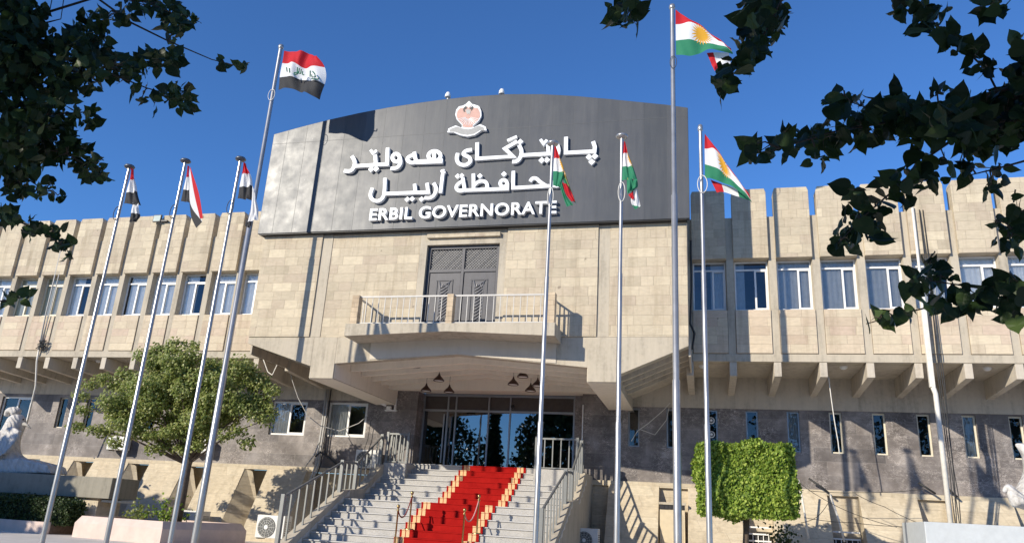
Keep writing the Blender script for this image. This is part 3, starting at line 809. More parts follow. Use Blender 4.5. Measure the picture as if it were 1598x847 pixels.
# ------------------------------------------------------------------ stairs, railings, carpet
SX0, SX1 = -2.95, 4.31
RIS, TRD = .2085, .41
ST = empty("staircase", "wide grey granite staircase rising to the entrance in two flights", "staircase")
yu, yl = 2.2, -1.85                          # front edges of the top landing and the half landing
steps = [(yu - TRD * k, 3.545 - RIS * k) for k in range(7)] + [(yl - TRD * k, 3.545 - RIS * 7 - RIS * k) for k in range(9)]
nx = MB()
for i, (y, z) in enumerate(steps):
    yb = steps[i - 1][0] if i else 3.45
    if z <= GZ + .02: continue
    nx.box(SX0 + .02, SX1 - .02, y + .04, yb + .03, z - RIS + .0, z - .03)
nx.build("steps", GRANITE, ST)
tr = MB()
for i, (y, z) in enumerate(steps):
    yb = steps[i - 1][0] + .02 if i else 3.4
    if z <= GZ + .02: continue
    tr.box(SX0 + .02, SX1 - .02, y, yb, z - .03, z)
tr.build("treads", plain("pale granite tread", (.48, .465, .44), .5, 0, .08, 40), ST, bevel=.004)
for sx, sg_ in ((SX0, -1), (SX1, 1)):
    x0, x1 = (sx - .28, sx + .03) if sg_ < 0 else (sx - .03, sx + .28)
    pts = [(x0, YW + .02, 3.4), (x0, 1.1, 3.4), (x0, -.35, 2.45), (x0, -1.85, 2.33), (x0, -5.35, .62), (x0, -5.35, GZ), (x0, YW + .02, GZ)]
    MB().prism(pts, (x1 - x0, 0, 0)).build("side_wall", CONC, ST, bevel=.012)
    CAPST = bpy.data.materials.get("white cap stone") or plain("white cap stone", (.55, .53, .48), .6)
    for (y, z) in steps:                     # white wedge caps stepping up the side wall
        if z > 3.1 or z < .5: continue
        MB().prism([(x0 - .01, y - .02, z + .02), (x0 - .01, y + TRD - .04, z + .08), (x0 - .01, y + TRD - .04, z + RIS + .06)], (x1 - x0 + .02, 0, 0)).build("wedge_cap", CAPST, ST)
for xa_, xb_ in ((SX0, -2.05), (SX1 - .95 - .62, SX1)):
    MB().box(xa_ + .002, xb_, 1.15, 2.9, 2.6, 3.47).build("pedestal", GRANITE, ST, bevel=.008)


def railing(name, label, cat, x, seq, grp):
    """seq: (Y, base z, rail z) of the posts; balusters fill in between"""
    t = empty(name, label, cat, grp)
    for y, zb_, zt in seq: MB().box(x - .06, x + .06, y - .06, y + .06, zb_, zt + .04).build("post", RAILM, t, bevel=.008)
    for (y0, b0, t0), (y1, b1, t1) in zip(seq, seq[1:]):
        MB().tube([(x, y0, t0 - .03), (x, y1, t1 - .03)], .038, 6).build("handrail", RAILM, t)
        n = max(2, round(abs(y1 - y0) / .42))
        for k in range(1, n):
            f = k / n; y = y0 + (y1 - y0) * f
            MB().box(x - .022, x + .022, y - .022, y + .022, b0 + (b1 - b0) * f, t0 + (t1 - t0) * f - .04).build("baluster", RAILM, t)
    return t


railing("stair_railing", "grey metal stair railing climbing the left side of the granite stairs beside the air conditioner", "railing", SX0 - .12,
        [(-5.45, .55, 2.0), (-1.95, 2.25, 3.25), (-.85, 2.3, 3.3), (1.1, 3.35, 4.45)], "stair railings")
railing("stair_railing", "grey metal stair railing climbing the right side of the granite stairs beside the slim flagpole", "railing", SX1 + .12,
        [(-5.45, .55, 2.0), (-1.95, 2.25, 3.25), (-.85, 2.3, 3.3), (1.1, 3.35, 4.45)], "stair railings")
for xa_, xb_, lb in ((SX0 + .05, -2.08, "short grey landing railing left of the entrance doors"), (SX1 - 1.52, SX1 - .05, "short grey landing railing right of the entrance doors")):
    t = empty("landing_railing", lb, "railing", "landing railings")
    for x in (xa_, xb_): MB().box(x - .05, x + .05, 1.2, 1.3, 3.47, 4.6).build("post", RAILM, t, bevel=.006)
    MB().box(xa_, xb_, 1.215, 1.285, 4.5, 4.56).box(xa_, xb_, 1.225, 1.275, 3.5, 3.54).build("handrail", RAILM, t)
    for k in range(1, 5):
        x = xa_ + (xb_ - xa_) * k / 5
        MB().box(x - .02, x + .02, 1.23, 1.27, 3.54, 4.5).build("baluster", RAILM, t)
    xs = xa_ if xa_ < 0 else xb_
    MB().box(xs - .03, xs + .03, 1.3, 2.85, 4.5, 4.56).build("side_rail", RAILM, t)
    for k in range(5): MB().box(xs - .02, xs + .02, 1.55 + .28 * k, 1.59 + .28 * k, 3.47, 4.5).build("baluster", RAILM, t)


def carpet_mat():
    mt, t, b = new_mat("red carpet pile"); n = N(t)
    a = n.noise(3, 4, .6, n.pos()); c = n.noise(160, 2, .5, n.pos())
    col = n.ramp(a, [(.3, (.30, .008, .007)), (.7, (.40, .013, .010))])
    t.links.new(n.mix(1., col, n.ramp(c, [(.3, (.8,) * 3), (.7, (1.1,) * 3)]), 'MULTIPLY'), b.inputs["Base Color"])
    b.inputs["Roughness"].default_value = .95; b.inputs["Specular IOR Level"].default_value = .1
    t.links.new(n.bump(c, .004, .6), b.inputs["Normal"]); return mt


CARPET = carpet_mat(); BORDER = plain("cream carpet border", (.68, .46, .24), .95, 0, .12, 30)


def carpet_strip(x0, x1, lift):
    mb = MB(); prof = []
    prof.append((3.42, 3.545 + lift))
    for i, (y, z) in enumerate(steps):
        if z <= GZ + .02: break
        prof.append((y - lift - .014, z + lift)); prof.append((y - lift - .014, z + lift - .03)); prof.append((y - lift + .003, z + lift - .034)); zn = steps[i + 1][1] if i + 1 < len(steps) else GZ
        prof.append((y - lift + .003, max(zn, GZ) + lift))
        last = y
    prof.append((last - 1.2, GZ + lift))
    for (y0, z0), (y1, z1) in zip(prof, prof[1:]): mb.quad((x0, y0, z0), (x0, y1, z1), (x1, y1, z1), (x1, y0, z0))
    return mb


CA = empty("red_carpet", "red carpet with cream striped edges running down the stairs", "carpet")
carpet_strip(-.22, 2.22, .008).build("carpet_pile", CARPET, CA)
for a in (-.15, -.02, 1.9, 2.03): carpet_strip(a, a + .105, .0125).build("border_stripe", BORDER, CA)


def stanchion(px, py, x, y, z, label):
    t = empty("rope_stanchion", label, "stanchion", "brass stanchions on the carpet edge"); t.location = (x, y, z)
    MB().lathe((0, 0, 0), [(.0, .03), (.13, .03), (.14, .015), (.14, 0)], 18).build("base", BRASS, t, True)
    MB().lathe((0, 0, 0), [(.024, .03), (.024, .92), (.04, .93), (.04, .96), (.024, .97), (.022, 1.0), (.045, 1.03), (.05, 1.06), (.035, 1.1), (0, 1.115)], 12).build("pole", BRASS, t, True)
    return t


stq = [(-.02, -3.29, 1.26, "upper of the two brass stanchions on the left edge of the red carpet"), (-.1, -4.1, .84, "lower of the two brass stanchions on the left edge of the red carpet"),
       (2.09, -3.29, 1.26, "upper of the two brass stanchions on the right edge of the red carpet"), (1.92, -4.1, .84, "lower of the two brass stanchions on the right edge of the red carpet")]
for x, y, z, lb in stq: stanchion(0, 0, x, y, z, lb)
for (a, b, mt, lb) in ((0, 1, ROPE, "dark red rope sagging between the left brass stanchions"), (2, 3, ROPEP, "faded pink rope sagging between the right brass stanchions")):
    pa, pb = Vector(stq[a][:3]) + Vector((0, 0, .95)), Vector(stq[b][:3]) + Vector((0, 0, .95)); pts = []
    for k in range(15):
        f = k / 14; q = pa.lerp(pb, f); q.z -= .42 * 4 * f * (1 - f) * .9; pts.append(q)
    o = MB().tube(pts, .018, 8).build("barrier_rope", mt, None, True); tag(o, lb, "rope", "barrier ropes")

# ------------------------------------------------------------------ pendant lamps under the canopy
for k, (px, py, yy, lb) in enumerate([
    (648, 568, -1.2, "highest brown pendant lamp of the left cluster under the canopy"), (665, 606, .6, "leftmost low brown pendant lamp of the left cluster under the canopy"),
    (685, 590, -.2, "middle brown pendant lamp of the left cluster under the canopy"), (701, 608, .8, "right brown pendant lamp of the left cluster under the canopy"),
    (801, 596, .2, "left brown pendant lamp with pale inside in the right cluster under the canopy"), (816, 584, -.4, "highest brown pendant lamp of the right cluster under the canopy"),
    (828, 606, .7, "lowest brown pendant lamp of the right cluster under the canopy"), (839, 598, .1, "rightmost brown pendant lamp of the right cluster, half behind a flagpole")]):
    p = at(px, py, yy); t = empty("pendant_lamp", lb, "pendant lamp", "pendant lamps under the canopy"); t.location = p
    MB().lathe((0, 0, 0), [(.018, .2), (.03, .15), (.06, .09), (.13, .02), (.19, -.05), (.2, -.1), (.185, -.1), (.12, .0), (0, .05)], 18).build("lamp_shade", LAMPB, t, True)
    MB().lathe((0, 0, 0), [(0, -.06), (.16, -.075), (.17, -.08)], 16).build("lamp_inside", WHITE, t)
    MB().tube([(0, 0, .2), (0, 0, 6.85 - p.z)], .006, 5).build("cord", CABLE, t)

# ------------------------------------------------------------------ flagpoles and flags


def pole(name, label, x, y, ztop, base, secs, cap, grp):
    t = empty(name, label, "flagpole", grp); t.location = (x, y, base)
    h = ztop - base; mb = MB(); prof = []
    z = 0
    for r, f in secs:
        prof += [(r, z), (r, f * h)]; z = f * h + .03
    mb.lathe((0, 0, 0), prof, 16); o = mb.build("pole_shaft", STEEL, t, True)
    for p in o.data.polygons: p.use_smooth = True
    r = secs[-1][0]
    if cap == 'disc': MB().lathe((0, 0, h), [(r, -.03), (.13, .0), (.15, .03), (.12, .075), (.05, .1), (0, .105)], 16).build("pole_cap", CAPM, t, True)
    elif cap == 'disc_light': MB().lathe((0, 0, h), [(r, -.03), (.13, .0), (.15, .03), (.12, .075), (.05, .1), (0, .105)], 16).build("pole_cap", STEEL, t, True)
    else: MB().lathe((0, 0, h), [(r, -.02), (r * 1.35, .0), (r * 1.5, .07), (r * 1.2, .14), (0, .18)], 16).build("pole_cap", STEEL, t, True)
    MB().lathe((0, 0, 0), [(.22, 0), (.22, .03), (secs[0][0], .03)], 16).build("base_plate", STEEL, t)
    return t


def halyard(t, zc, rx, rz, light=False):
    # the loose loop of halyard tied round the shaft below the flag
    pts = [(rx * math.sin(a) + .02, -.1, zc + rz * math.cos(a)) for a in [2 * math.pi * k / 20 for k in range(21)]]
    MB().tube(pts, .010, 6).build("halyard", PIPEW if light else CABLE, t, True)


YP, YT = -9.2, -4.8
SEC = [(.062, .33), (.052, .66), (.042, 1.)]
SECT = [(.108, .3), (.09, .62), (.07, 1.)]
poles = {}
for key, px, py, cap, yy, secs, lb in [
    ('a', 202, 262, 'disc', YP, SEC, "slim flagpole with dark cap, leftmost of all the poles"),
    ('b', 290, 253, 'disc', YP, SEC, "slim flagpole with dark cap, second from the left, in front of the bushy tree"),
    ('c', 376, 250, 'disc', YP, SEC, "slim flagpole with dark cap, third from the left, beside the taller pole"),
    ('d', 440, 76, 'ball', YT, SECT, "tall steel flagpole left of the sign, flying a spread red white black flag"),
    ('e', 862, 226, 'disc_light', YP, SEC, "slim flagpole crossing the sign lettering and the right stair railing"),
    ('f', 968, 215, 'disc_light', YP, SEC, "slim flagpole in front of the right half of the dark sign"),
    ('g', 1051, 14, 'ball', YT, SECT, "tall steel flagpole on the right, flying a spread red white green flag"),
    ('h', 1095, 204, 'ball', YP, SEC, "slim round topped flagpole at the far right, in front of the clipped green tree")]:
    p = at(px, py, yy)
    poles[key] = pole("flagpole", lb, p.x, yy, p.z, GZ, secs, cap, "flagpoles in front of the building")
# keep every pole plumb on the line seen at its foot as well
for key, (px, py) in dict(a=(134, 552), b=(227, 548), c=(320, 546), d=(369, 460), e=(849, 550), f=(969, 550), g=(1051.5, 460), h=(1098.5, 550)).items():
    t = poles[key]; yy = t.location.y; top = t.location.x; t.location.x = .5 * top + .5 * at(px, py, yy).x
for key, (px, py, rx, rz, lt) in dict(a=(185, 335, .1, .2, 0), b=(275, 332, .1, .2, 0), c=(365, 325, .1, .2, 0), d=(430, 150, .13, .22, 1), e=(855, 310, .07, .25, 1), f=(970, 302, .08, .25, 1), g=(1050, 100, .1, .22, 0), h=(1097, 290, .11, .22, 1)).items():
    t = poles[key]; p = at(px, py, t.location.y); halyard(t, p.z - GZ, rx, rz, lt)


def flag_mat(kind):
    mt, t, b = new_mat(kind); n = N(t)
    uv = n.add("ShaderNodeUVMap"); sp = n.add("ShaderNodeSeparateXYZ"); t.links.new(uv.outputs[0], sp.inputs[0])
    u, v = sp.outputs[0], sp.outputs[1]
    lastc = (.05, .05, .052) if 'black' in kind else (.035, .23, .12)
    cr = n.add("ShaderNodeValToRGB"); cr.color_ramp.interpolation = 'CONSTANT'; e = cr.color_ramp.elements
    e.new(.5); e[0].position = 0; e[0].color = (.55, .02, .03, 1); e[1].position = .3333; e[1].color = (.78, .78, .78, 1); e[2].position = .6667; e[2].color = (*lastc, 1)
    t.links.new(v, cr.inputs[0]); col = cr.outputs[0]
    if 'green' in kind:
        dx = n.math('MULTIPLY', n.math('SUBTRACT', u, .5), 1.5); dy = n.math('SUBTRACT', v, .5)
        r = n.math('SQRT', n.math('ADD', n.math('MULTIPLY', dx, dx), n.math('MULTIPLY', dy, dy)))
        an = n.math('ARCTAN2', dy, dx); tri = n.math('ABSOLUTE', n.math('SUBTRACT', n.math('FRACT', n.math('MULTIPLY', an, 21 / 6.28318)), .5))
        lim = n.math('ADD', .115, n.math('MULTIPLY', n.math('SUBTRACT', .5, n.math('MULTIPLY', tri, 1.)), .24))
        col = n.mix(n.math('LESS_THAN', r, lim), col, (.78, .40, .04))
    fine = n.noise(90, 2, .5, n.pos())
    col = n.mix(1., col, n.ramp(fine, [(.3, (.93,) * 3), (.7, (1.03,) * 3)]), 'MULTIPLY')
    t.links.new(col, b.inputs["Base Color"]); b.inputs["Roughness"].default_value = .75; b.inputs["Specular IOR Level"].default_value = .25
    tl = n.add("ShaderNodeBsdfTranslucent"); t.links.new(col, tl.inputs[0])
    ms = n.add("ShaderNodeMixShader"); ms.inputs[0].default_value = .22; out = t.nodes["Material Output"]
    t.links.new(b.outputs[0], ms.inputs[1]); t.links.new(tl.outputs[0], ms.inputs[2]); t.links.new(ms.outputs[0], out.inputs[0])
    return mt


FI, FK = flag_mat("red white black flag cloth"), flag_mat("red white green flag cloth")


def cat(p0, p1, p2, p3, t):
    return .5 * (2 * p1 + (p2 - p0) * t + (2 * p0 - 5 * p1 + 4 * p2 - p3) * t * t + (3 * p1 - p0 - 3 * p2 + p3) * t ** 3)


def interp(lst, f):
    n = len(lst) - 1
    if n == 0: return lst[0]
    i = min(int(f * n), n - 1); t = f * n - i
    g = lambda k: lst[k] if 0 <= k <= n else (lst[0] * 2 - lst[1] if k < 0 else lst[n] * 2 - lst[n - 1])
    return cat(g(i - 1), lst[i], lst[i + 1], g(i + 2), t)


def flag(label, mat, off, sc, patches, yy, grp, wave=.06):
    verts, faces, uvs = [], [], []
    for pi, (grid, u0, u1, v0, v1, dy, wv) in enumerate(patches):
        rows = [[at(off[0] + x / sc, off[1] + y / sc, yy + dy) for x, y in r] for r in grid]
        nu, nv = 30, 22; b = len(verts)
        for j in range(nv + 1):
            for i in range(nu + 1):
                fu, fv = i / nu, j / nv
                p = interp([interp(r, fu) for r in rows], fv)
                k = wv * (.25 + fu)
                p = Vector((p.x, p.y + k * (math.sin(fu * 11 + fv * 2.5 + pi) * .7 + math.sin(fu * 23 - fv * 5) * .25 + .3 * math.sin(fv * 9 + fu * 4)), p.z))
                verts.append(tuple(p)); uvs.append((u0 + (u1 - u0) * fu, v0 + (v1 - v0) * fv))
        for j in range(nv):
            for i in range(nu): faces.append((b + j * (nu + 1) + i, b + j * (nu + 1) + i + 1, b + (j + 1) * (nu + 1) + i + 1, b + (j + 1) * (nu + 1) + i))
    me = bpy.data.meshes.new("flag"); me.from_pydata(verts, [], faces); me.update(); me.materials.append(mat)
    ul = me.uv_layers.new(name="UVMap")
    for l in me.loops: ul.data[l.index].uv = uvs[l.vertex_index]
    for p in me.polygons: p.use_smooth = True
    o = bpy.data.objects.new("flag", me); COL.objects.link(o); tag(o, label, "flag", grp); return o


G1 = "red white black flags on the left poles"; G2 = "red white green flags on the right poles"
fl = flag("large red white black flag flying from the tall left pole", FI, (420, 60), 7.7, [
    ([[(180, 150), (330, 156), (470, 168), (600, 250)], [(155, 295), (300, 300), (410, 342), (672, 352)], [(122, 465), (270, 462), (450, 495), (665, 552)], [(105, 615), (270, 608), (430, 662), (592, 722)]], 0, 1, 0, 1, -.05, .16)], YT, G1)
sc_ = MB()
for st in ([(495, 392), (492, 462)], [(522, 398), (545, 425), (560, 465), (515, 468), (512, 440)], [(508, 488), (592, 492), (598, 465)], [(342, 350), (338, 395), (352, 410)], [(362, 362), (358, 408)], [(385, 372), (380, 420)], [(402, 398), (398, 432), (420, 442)], [(300, 410), (305, 440), (340, 430), (338, 400)], [(310, 415), (380, 425)], [(210, 352), (216, 400)], [(243, 362), (248, 412)]):
    pp = [at(420 + x / 7.7, 60 + y / 7.7, YT - .32) for x, y in st]
    sc_.tube(pp, .022, 5)
sc_.build("green_script", plain("dark green script", (.02, .14, .08), .8), fl)
flag("red white black flag hanging limp and twisted from the leftmost pole", FI, (180, 240), 6.517, [
    ([[(162, 150), (180, 155)], [(145, 268), (198, 264)], [(108, 392), (222, 386)], [(85, 505), (250, 520)]], 0, .6, 0, 1, -.06, .07),
    ([[(175, 495), (248, 510)], [(165, 560), (235, 580)], [(150, 650), (240, 640)], [(138, 695), (205, 690)]], .6, 1, .60, .74, -.04, .05)], YP, G1)
flag("red white black flag hanging in two folds, second from the left", FI, (180, 240), 6.517, [
    ([[(735, 115), (752, 130)], [(720, 236), (752, 238)], [(690, 362), (758, 372)], [(664, 482), (760, 497)]], 0, .4, 0, 1, -.05, .03),
    ([[(764, 140), (758, 145), (752, 240), (752, 470)], [(848, 400), (800, 395), (764, 510), (772, 640)], [(892, 655), (862, 662), (882, 690), (822, 755)]], 0, 1, 0, 1, -.09, .0)], YP, G1)
flag("red white black flag with a long white tail, beside the tall left pole", FI, (180, 240), 6.517, [
    ([[(1305, 80), (1322, 98)], [(1288, 200), (1372, 206)], [(1260, 336), (1395, 326)], [(1240, 455), (1388, 472)]], 0, .6, 0, 1, -.06, .07),
    ([[(1392, 320), (1425, 410)], [(1380, 560), (1446, 560)], [(1345, 692), (1450, 670)]], .6, 1, .4, .6, -.1, .04),
    ([[(1332, 650), (1388, 690)], [(1318, 735), (1366, 757)]], .8, 1, .8, 1, -.07, .02)], YP, G1)
# the second flag's stripes run down its slanted fold: turn its second sheet's uv
f2 = [o for o in bpy.data.objects if o.name.startswith("flag") and o.type == 'MESH' and o.get("label", "").startswith("red white black flag hanging in two")][0]
ul = f2.data.uv_layers[0]; half = 31 * 23
for l in f2.data.loops:
    if l.vertex_index >= half:
        k = l.vertex_index - half; i, j = k % 31, k // 31
        ul.data[l.index].uv = (j / 22, min(.999, i / 30))
flag("large red white green flag with a yellow sun flying from the tall right pole", FK, (1030, 0), 7.06, [
    ([[(172, 108), (330, 215), (530, 350), (770, 560)], [(172, 268), (350, 258), (570, 378), (790, 568)], [(174, 445), (330, 440), (585, 478), (800, 576)], [(176, 603), (340, 620), (520, 562), (802, 588)]], 0, 1, 0, 1, -.08, .1),
    ([[(514, 585), (602, 790)], [(583, 580), (638, 750)], [(757, 578), (776, 700)]], .7, 1, 0, .66, .12, .03)], YT, G2)
flag("red white green flag hanging folded in front of the sign lettering", FK, (840, 200), 6.047, [
    ([[(152, 165), (168, 178)], [(147, 282), (206, 286)], [(140, 405), (246, 412)], [(138, 540), (205, 560)]], 0, .5, 0, 1, -.05, .03),
    ([[(200, 410), (250, 412)], [(250, 520), (290, 530)], [(330, 690), (358, 712)]], .3, .5, .66, .72, -.02, .03),
    ([[(192, 505), (225, 512)], [(228, 630), (262, 630)], [(268, 742), (330, 722)]], .5, .8, .99, .75, -.1, .03),
    ([[(225, 512), (272, 530)], [(260, 620), (315, 610)], [(312, 690), (345, 692)]], .8, 1, .05, .25, -.09, .03)], YP, G2)
flag("red white green flag curled round itself before the right half of the sign", FK, (840, 200), 6.047, [
    ([[(808, 120), (822, 136)], [(800, 236), (846, 236)], [(795, 362), (892, 356)], [(790, 492), (935, 485)]], 0, .5, 0, 1, -.05, .04),
    ([[(832, 465), (936, 490)], [(836, 560), (936, 545)], [(840, 620), (890, 590)]], .5, .8, .7, .95, -.1, .05),
    ([[(850, 630), (895, 592)], [(885, 672), (905, 666)]], .8, 1, .05, .25, -.08, .02),
    ([[(895, 575), (932, 580)], [(875, 690), (962, 728)], [(912, 768), (965, 740)]], .7, 1, .36, .8, -.04, .03)], YP, G2)
flag("red white green flag with a sun drooping from the rightmost slim pole", FK, (1075, 190), 6.518, [
    ([[(162, 122), (215, 190), (350, 385), (610, 750)], [(160, 272), (262, 282), (400, 450), (628, 790)], [(163, 430), (300, 482), (450, 600), (636, 806)], [(163, 572), (262, 590), (420, 655), (642, 814)]], 0, 1, 0, 1, -.06, .06),
    ([[(220, 588), (332, 632), (490, 678), (602, 745)], [(285, 722), (357, 715), (512, 768), (615, 795)]], 0, 1, 0, 1, .06, .02)], YP, G2)
f3 = [o for o in bpy.data.objects if o.type == 'MESH' and o.get("label", "").startswith("red white green flag with a sun drooping")][0]
ul = f3.data.uv_layers[0]
for l in f3.data.loops:
    if l.vertex_index >= half:
        k = l.vertex_index - half; ul.data[l.index].uv = (.95, min(.999, (k % 31) / 30))
f4 = [o for o in bpy.data.objects if o.type == 'MESH' and o.get("label", "").startswith("large red white green")][0]

# ------------------------------------------------------------------ air conditioners, cameras, pipes and cables


def ac_unit(label, x0, y0, z0, w_, d_, h_, fanx, fr, name="air_conditioner"):
    t = empty(name, label, "air conditioner", "outdoor air conditioners"); t.location = (x0, y0, z0)
    MB().box(0, w_, 0, d_, .04, h_).build("casing", ACW, t, bevel=.015)
    MB().tube([(fanx, -.004, h_ / 2), (fanx, -.02, h_ / 2)], fr, 24).build("fan_recess", ACD, t)
    g = MB()
    for k in range(1, 5): g.tube([(fanx + fr * k / 4.4 * math.cos(a), -.03, h_ / 2 + fr * k / 4.4 * math.sin(a)) for a in [2 * math.pi * q / 24 for q in range(25)]], .0035, 4, False)
    for q in range(12): g.tube([(fanx, -.03, h_ / 2), (fanx + fr * math.cos(q * .5236), -.03, h_ / 2 + fr * math.sin(q * .5236))], .005, 4, False)
    g.build("fan_grille", ACW, t); MB().tube([(fanx, -.02, h_ / 2), (fanx, -.045, h_ / 2)], fr * .2, 14).build("fan_hub", WHITE, t)
    MB().box(.05, .12, .02, d_ - .02, 0, .04).box(w_ - .12, w_ - .05, .02, d_ - .02, 0, .04).build("foot", ACD, t)
    lv = MB()
    for k in range(7): lv.box(w_, w_ + .006, .06, d_ - .06, .15 + k * (h_ - .3) / 7, .17 + k * (h_ - .3) / 7)
    lv.build("side_louvre", ACD, t)
    return t


p = at(397, 838, -1.2); ac_unit("large white air conditioner with round fan on the ground left of the stairs", p.x, -1.2, p.z - .03, 1.05, .5, .78, .4, .33)
p = at(552, 735, 2.3); ac_unit("white air conditioner on the ledge above the left stair railing", p.x, 2.3, 3.28, .95, .38, .72, .36, .3)
p = at(897, 850, .3); ac_unit("white air conditioner on the ground right of the stairs", p.x, .3, p.z - .2, .75, .5, .75, .3, .27)
for (px, py, lb) in ((165, 702, "white air conditioner on the dark marble behind the left side of the bushy tree"), (293, 707, "white air conditioner on the dark marble behind the trunk of the bushy tree")):
    p = at(px, py, YW - .5); ac_unit(lb, p.x, YW - .5, p.z, .85, .4, .6, .33, .24)
p = at(283, 808, 1.0); ac_unit("white air conditioner behind the planter among the buttresses", p.x - .3, 1.0, p.z - .35, 1.2, .5, .65, .4, .25)
p = at(1245, 742, 2.2)

t = empty("security_camera", "white security camera pair on the dark marble left of the entrance", "camera"); t.location = at(612, 634, YW - .1)
MB().tube([(-.2, -.15, .02), (-.42, -.2, .1)], .06, 10).build("camera_body", WHITE, t, True)
MB().box(-.3, .2, -.02, .1, -.18, -.13).box(.1, .16, -.02, .08, -.13, .32).box(-.2, -.02, -.1, .02, -.13, .0).build("mount", WHITE, t)
t = empty("security_camera", "small black dome camera above the glass doors", "camera"); t.location = at(800, 634, 3.3)
MB().lathe((0, 0, 0), [(0, -.08), (.06, -.05), (.08, 0), (.06, .06), (0, .07)], 12).build("dome", BLACKM, t, True)
t = empty("parapet_floodlight", "square floodlight clamped on the left parapet between two panels", "floodlight"); t.location = at(248, 346, -.25)
MB().prism([(-.28, -.06, -.02), (.1, -.06, -.02), (.06, .0, .32), (-.32, 0, .32)], (0, .07, 0)).build("lamp_frame", BLACKM, t)
MB().prism([(-.25, -.066, .01), (.075, -.066, .01), (.04, -.012, .29), (-.29, -.012, .29)], (0, .004, 0)).build("lamp_glass", plain("green tinted lamp glass", (.5, .56, .5), .15), t)
MB().box(.1, .4, -.02, .1, .0, .06).build("arm", BLACKM, t)


def cable(name, label, pts, r, mt=CABLE, cat_="cable", grp=None, sag=0, n=8):
    pts = [Vector(q) for q in pts]; o_ = []
    for a, b in zip(pts, pts[1:]):
        for k in range(n):
            f = k / n; q = a.lerp(b, f); q.z -= sag * 4 * f * (1 - f); o_.append(q)
    o_.append(pts[-1])
    o = MB().tube(o_, r, 6).build(name, mt, None, True); tag(o, label, cat_, grp); return o


def px_line(lst, Y): return [at(x, y, Y) for x, y in lst]


x_ = at(1440, 470, -.16).x
t = empty("drain_pipe", "white drain pipe running down the right wing past the windows", "pipe")
MB().tube([(x_, -.2, 12.3), (x_, -.2, 7.35)], .045, 10).build("upper_pipe", PIPEW, t, True)
MB().box(x_ - .09, x_ + .06, -.26, -.12, 6.3, 9.2).build("wide_duct", PIPEW, t, bevel=.01)
MB().tube([(x_, -.2, 6.3), (x_ + .05, -.2, 6.1), (x_ + .05, -.2, GZ)], .075, 10).build("lower_pipe", PIPEW, t, True)
for k in range(4):
    r0 = random.Random(k); dx = .18 + .055 * k
    cable("wall_cable", ["thin black cable nearest the white drain pipe", "second thin black cable beside the white drain pipe", "third thin black cable beside the white drain pipe", "outermost thin black cable beside the white drain pipe"][k],
          [(x_ + dx + r0.uniform(-.03, .03), -.2 + .02 * k, z) for z in (12.2, 10.5, 8.9, 7.4, 6.2, 5, 3.9, 3.1, 2.2, 1.2)], .014, CABLE, "cable", "cables beside the drain pipe", 0, 2)
x2 = at(75, 490, -.1).x
t = empty("conduit", "grey cable conduit on the left wing with a frayed knot of wires", "conduit")
MB().tube([(x2 - .15, -.12, 11.9), (x2 - .1, -.12, 9), (x2, -.12, 7.5)], .03, 8).tube([(x2 + .07, -.12, 11.9), (x2 + .08, -.12, 9), (x2 + .03, -.12, 7.5)], .022, 8).build("upper_run", CABLEG, t, True)
MB().tube([(x2, -.12, 7.5), (x2 - .02, -.05, 6.9), (x2 - .12, .3, 5.9), (x2 - .3, .5, 4.4)], .035, 8).build("lower_run", PIPEW, t, True)
kn = MB(); r0 = random.Random(5)
for k in range(9):
    q = [(x2 + r0.uniform(-.05, .35), -.15 + r0.uniform(-.1, .05), 7.45 + r0.uniform(-.15, .35)) for _ in range(4)]; kn.tube(smooth2(q, 1) if False else q, .018, 5)
kn.build("wire_knot", CABLE, t)
t = empty("conduit", "pair of tall grey conduits left of the stairs running down to the buttress", "conduit")
for k, (dx, mt) in enumerate(((0, CABLEG), (.1, CABLEG), (.2, CABLE))):
    a = at(509, 606, YW - .25); MB().tube([(a.x + dx, YW - .2, 6.4), (a.x + dx + .02, YW - .22, 5), (a.x + dx, YW - .25, 3.4), (a.x + dx - .02, YW - .6, 2.6)], .04 if k < 2 else .025, 8).build("pipe_run", mt, t, True)
MB().tube(px_line([(492, 712), (500, 705), (512, 712), (532, 730), (540, 738)], 2.3), .04, 8).build("elbow", CABLE, t, True)
MB().tube(px_line([(476, 728), (490, 710), (498, 690)], 2.4), .025, 6).build("branch_wire", CABLEG, t, True)
MB().tube(px_line([(505, 690), (508, 705), (512, 715)], 2.4), .03, 6).build("branch_wire", CABLE, t, True)
t = empty("conduit", "thin white conduit on the marble right of the entrance", "conduit")
x3 = at(909, 660, YW - .06).x
MB().tube([(x3, YW - .05, 6.0), (x3, YW - .05, 3.5)], .022, 8).build("pipe_run", WHITE, t); MB().box(x3 - .05, x3 + .05, YW - .1, YW - .02, 4.55, 4.7).build("junction_box", WHITE, t)
cl_ = "loose cables on the facade"
cable("loose_cable", "pale looped cable hanging below the left haunch", px_line([(408, 552), (418, 580), (425, 585), (432, 570), (436, 555)], -.2), .018, PIPEW, "cable", cl_)
cable("loose_cable", "long black cable drooping from the left bracket to the ground floor windows", px_line([(450, 560), (455, 590), (465, 620), (480, 648), (500, 664), (530, 672), (560, 660), (574, 648)], 1.2), .016, CABLEG, "cable", cl_)
cable("loose_cable", "black cable hanging down to the ledge air conditioner", px_line([(579, 655), (574, 685), (566, 708)], 2.75), .014, CABLE, "cable", cl_)
cable("loose_cable", "pale tangled cable on the dark marble right of the stairs", px_line([(985, 688), (995, 672), (1012, 660), (1035, 640), (1046, 628)], 2.7), .013, PIPEW, "cable", cl_)
cable("loose_cable", "second pale cable curving over the dark marble right of the stairs", px_line([(1000, 670), (1022, 678), (1040, 655), (1044, 636)], 2.7), .011, PIPEW, "cable", cl_)
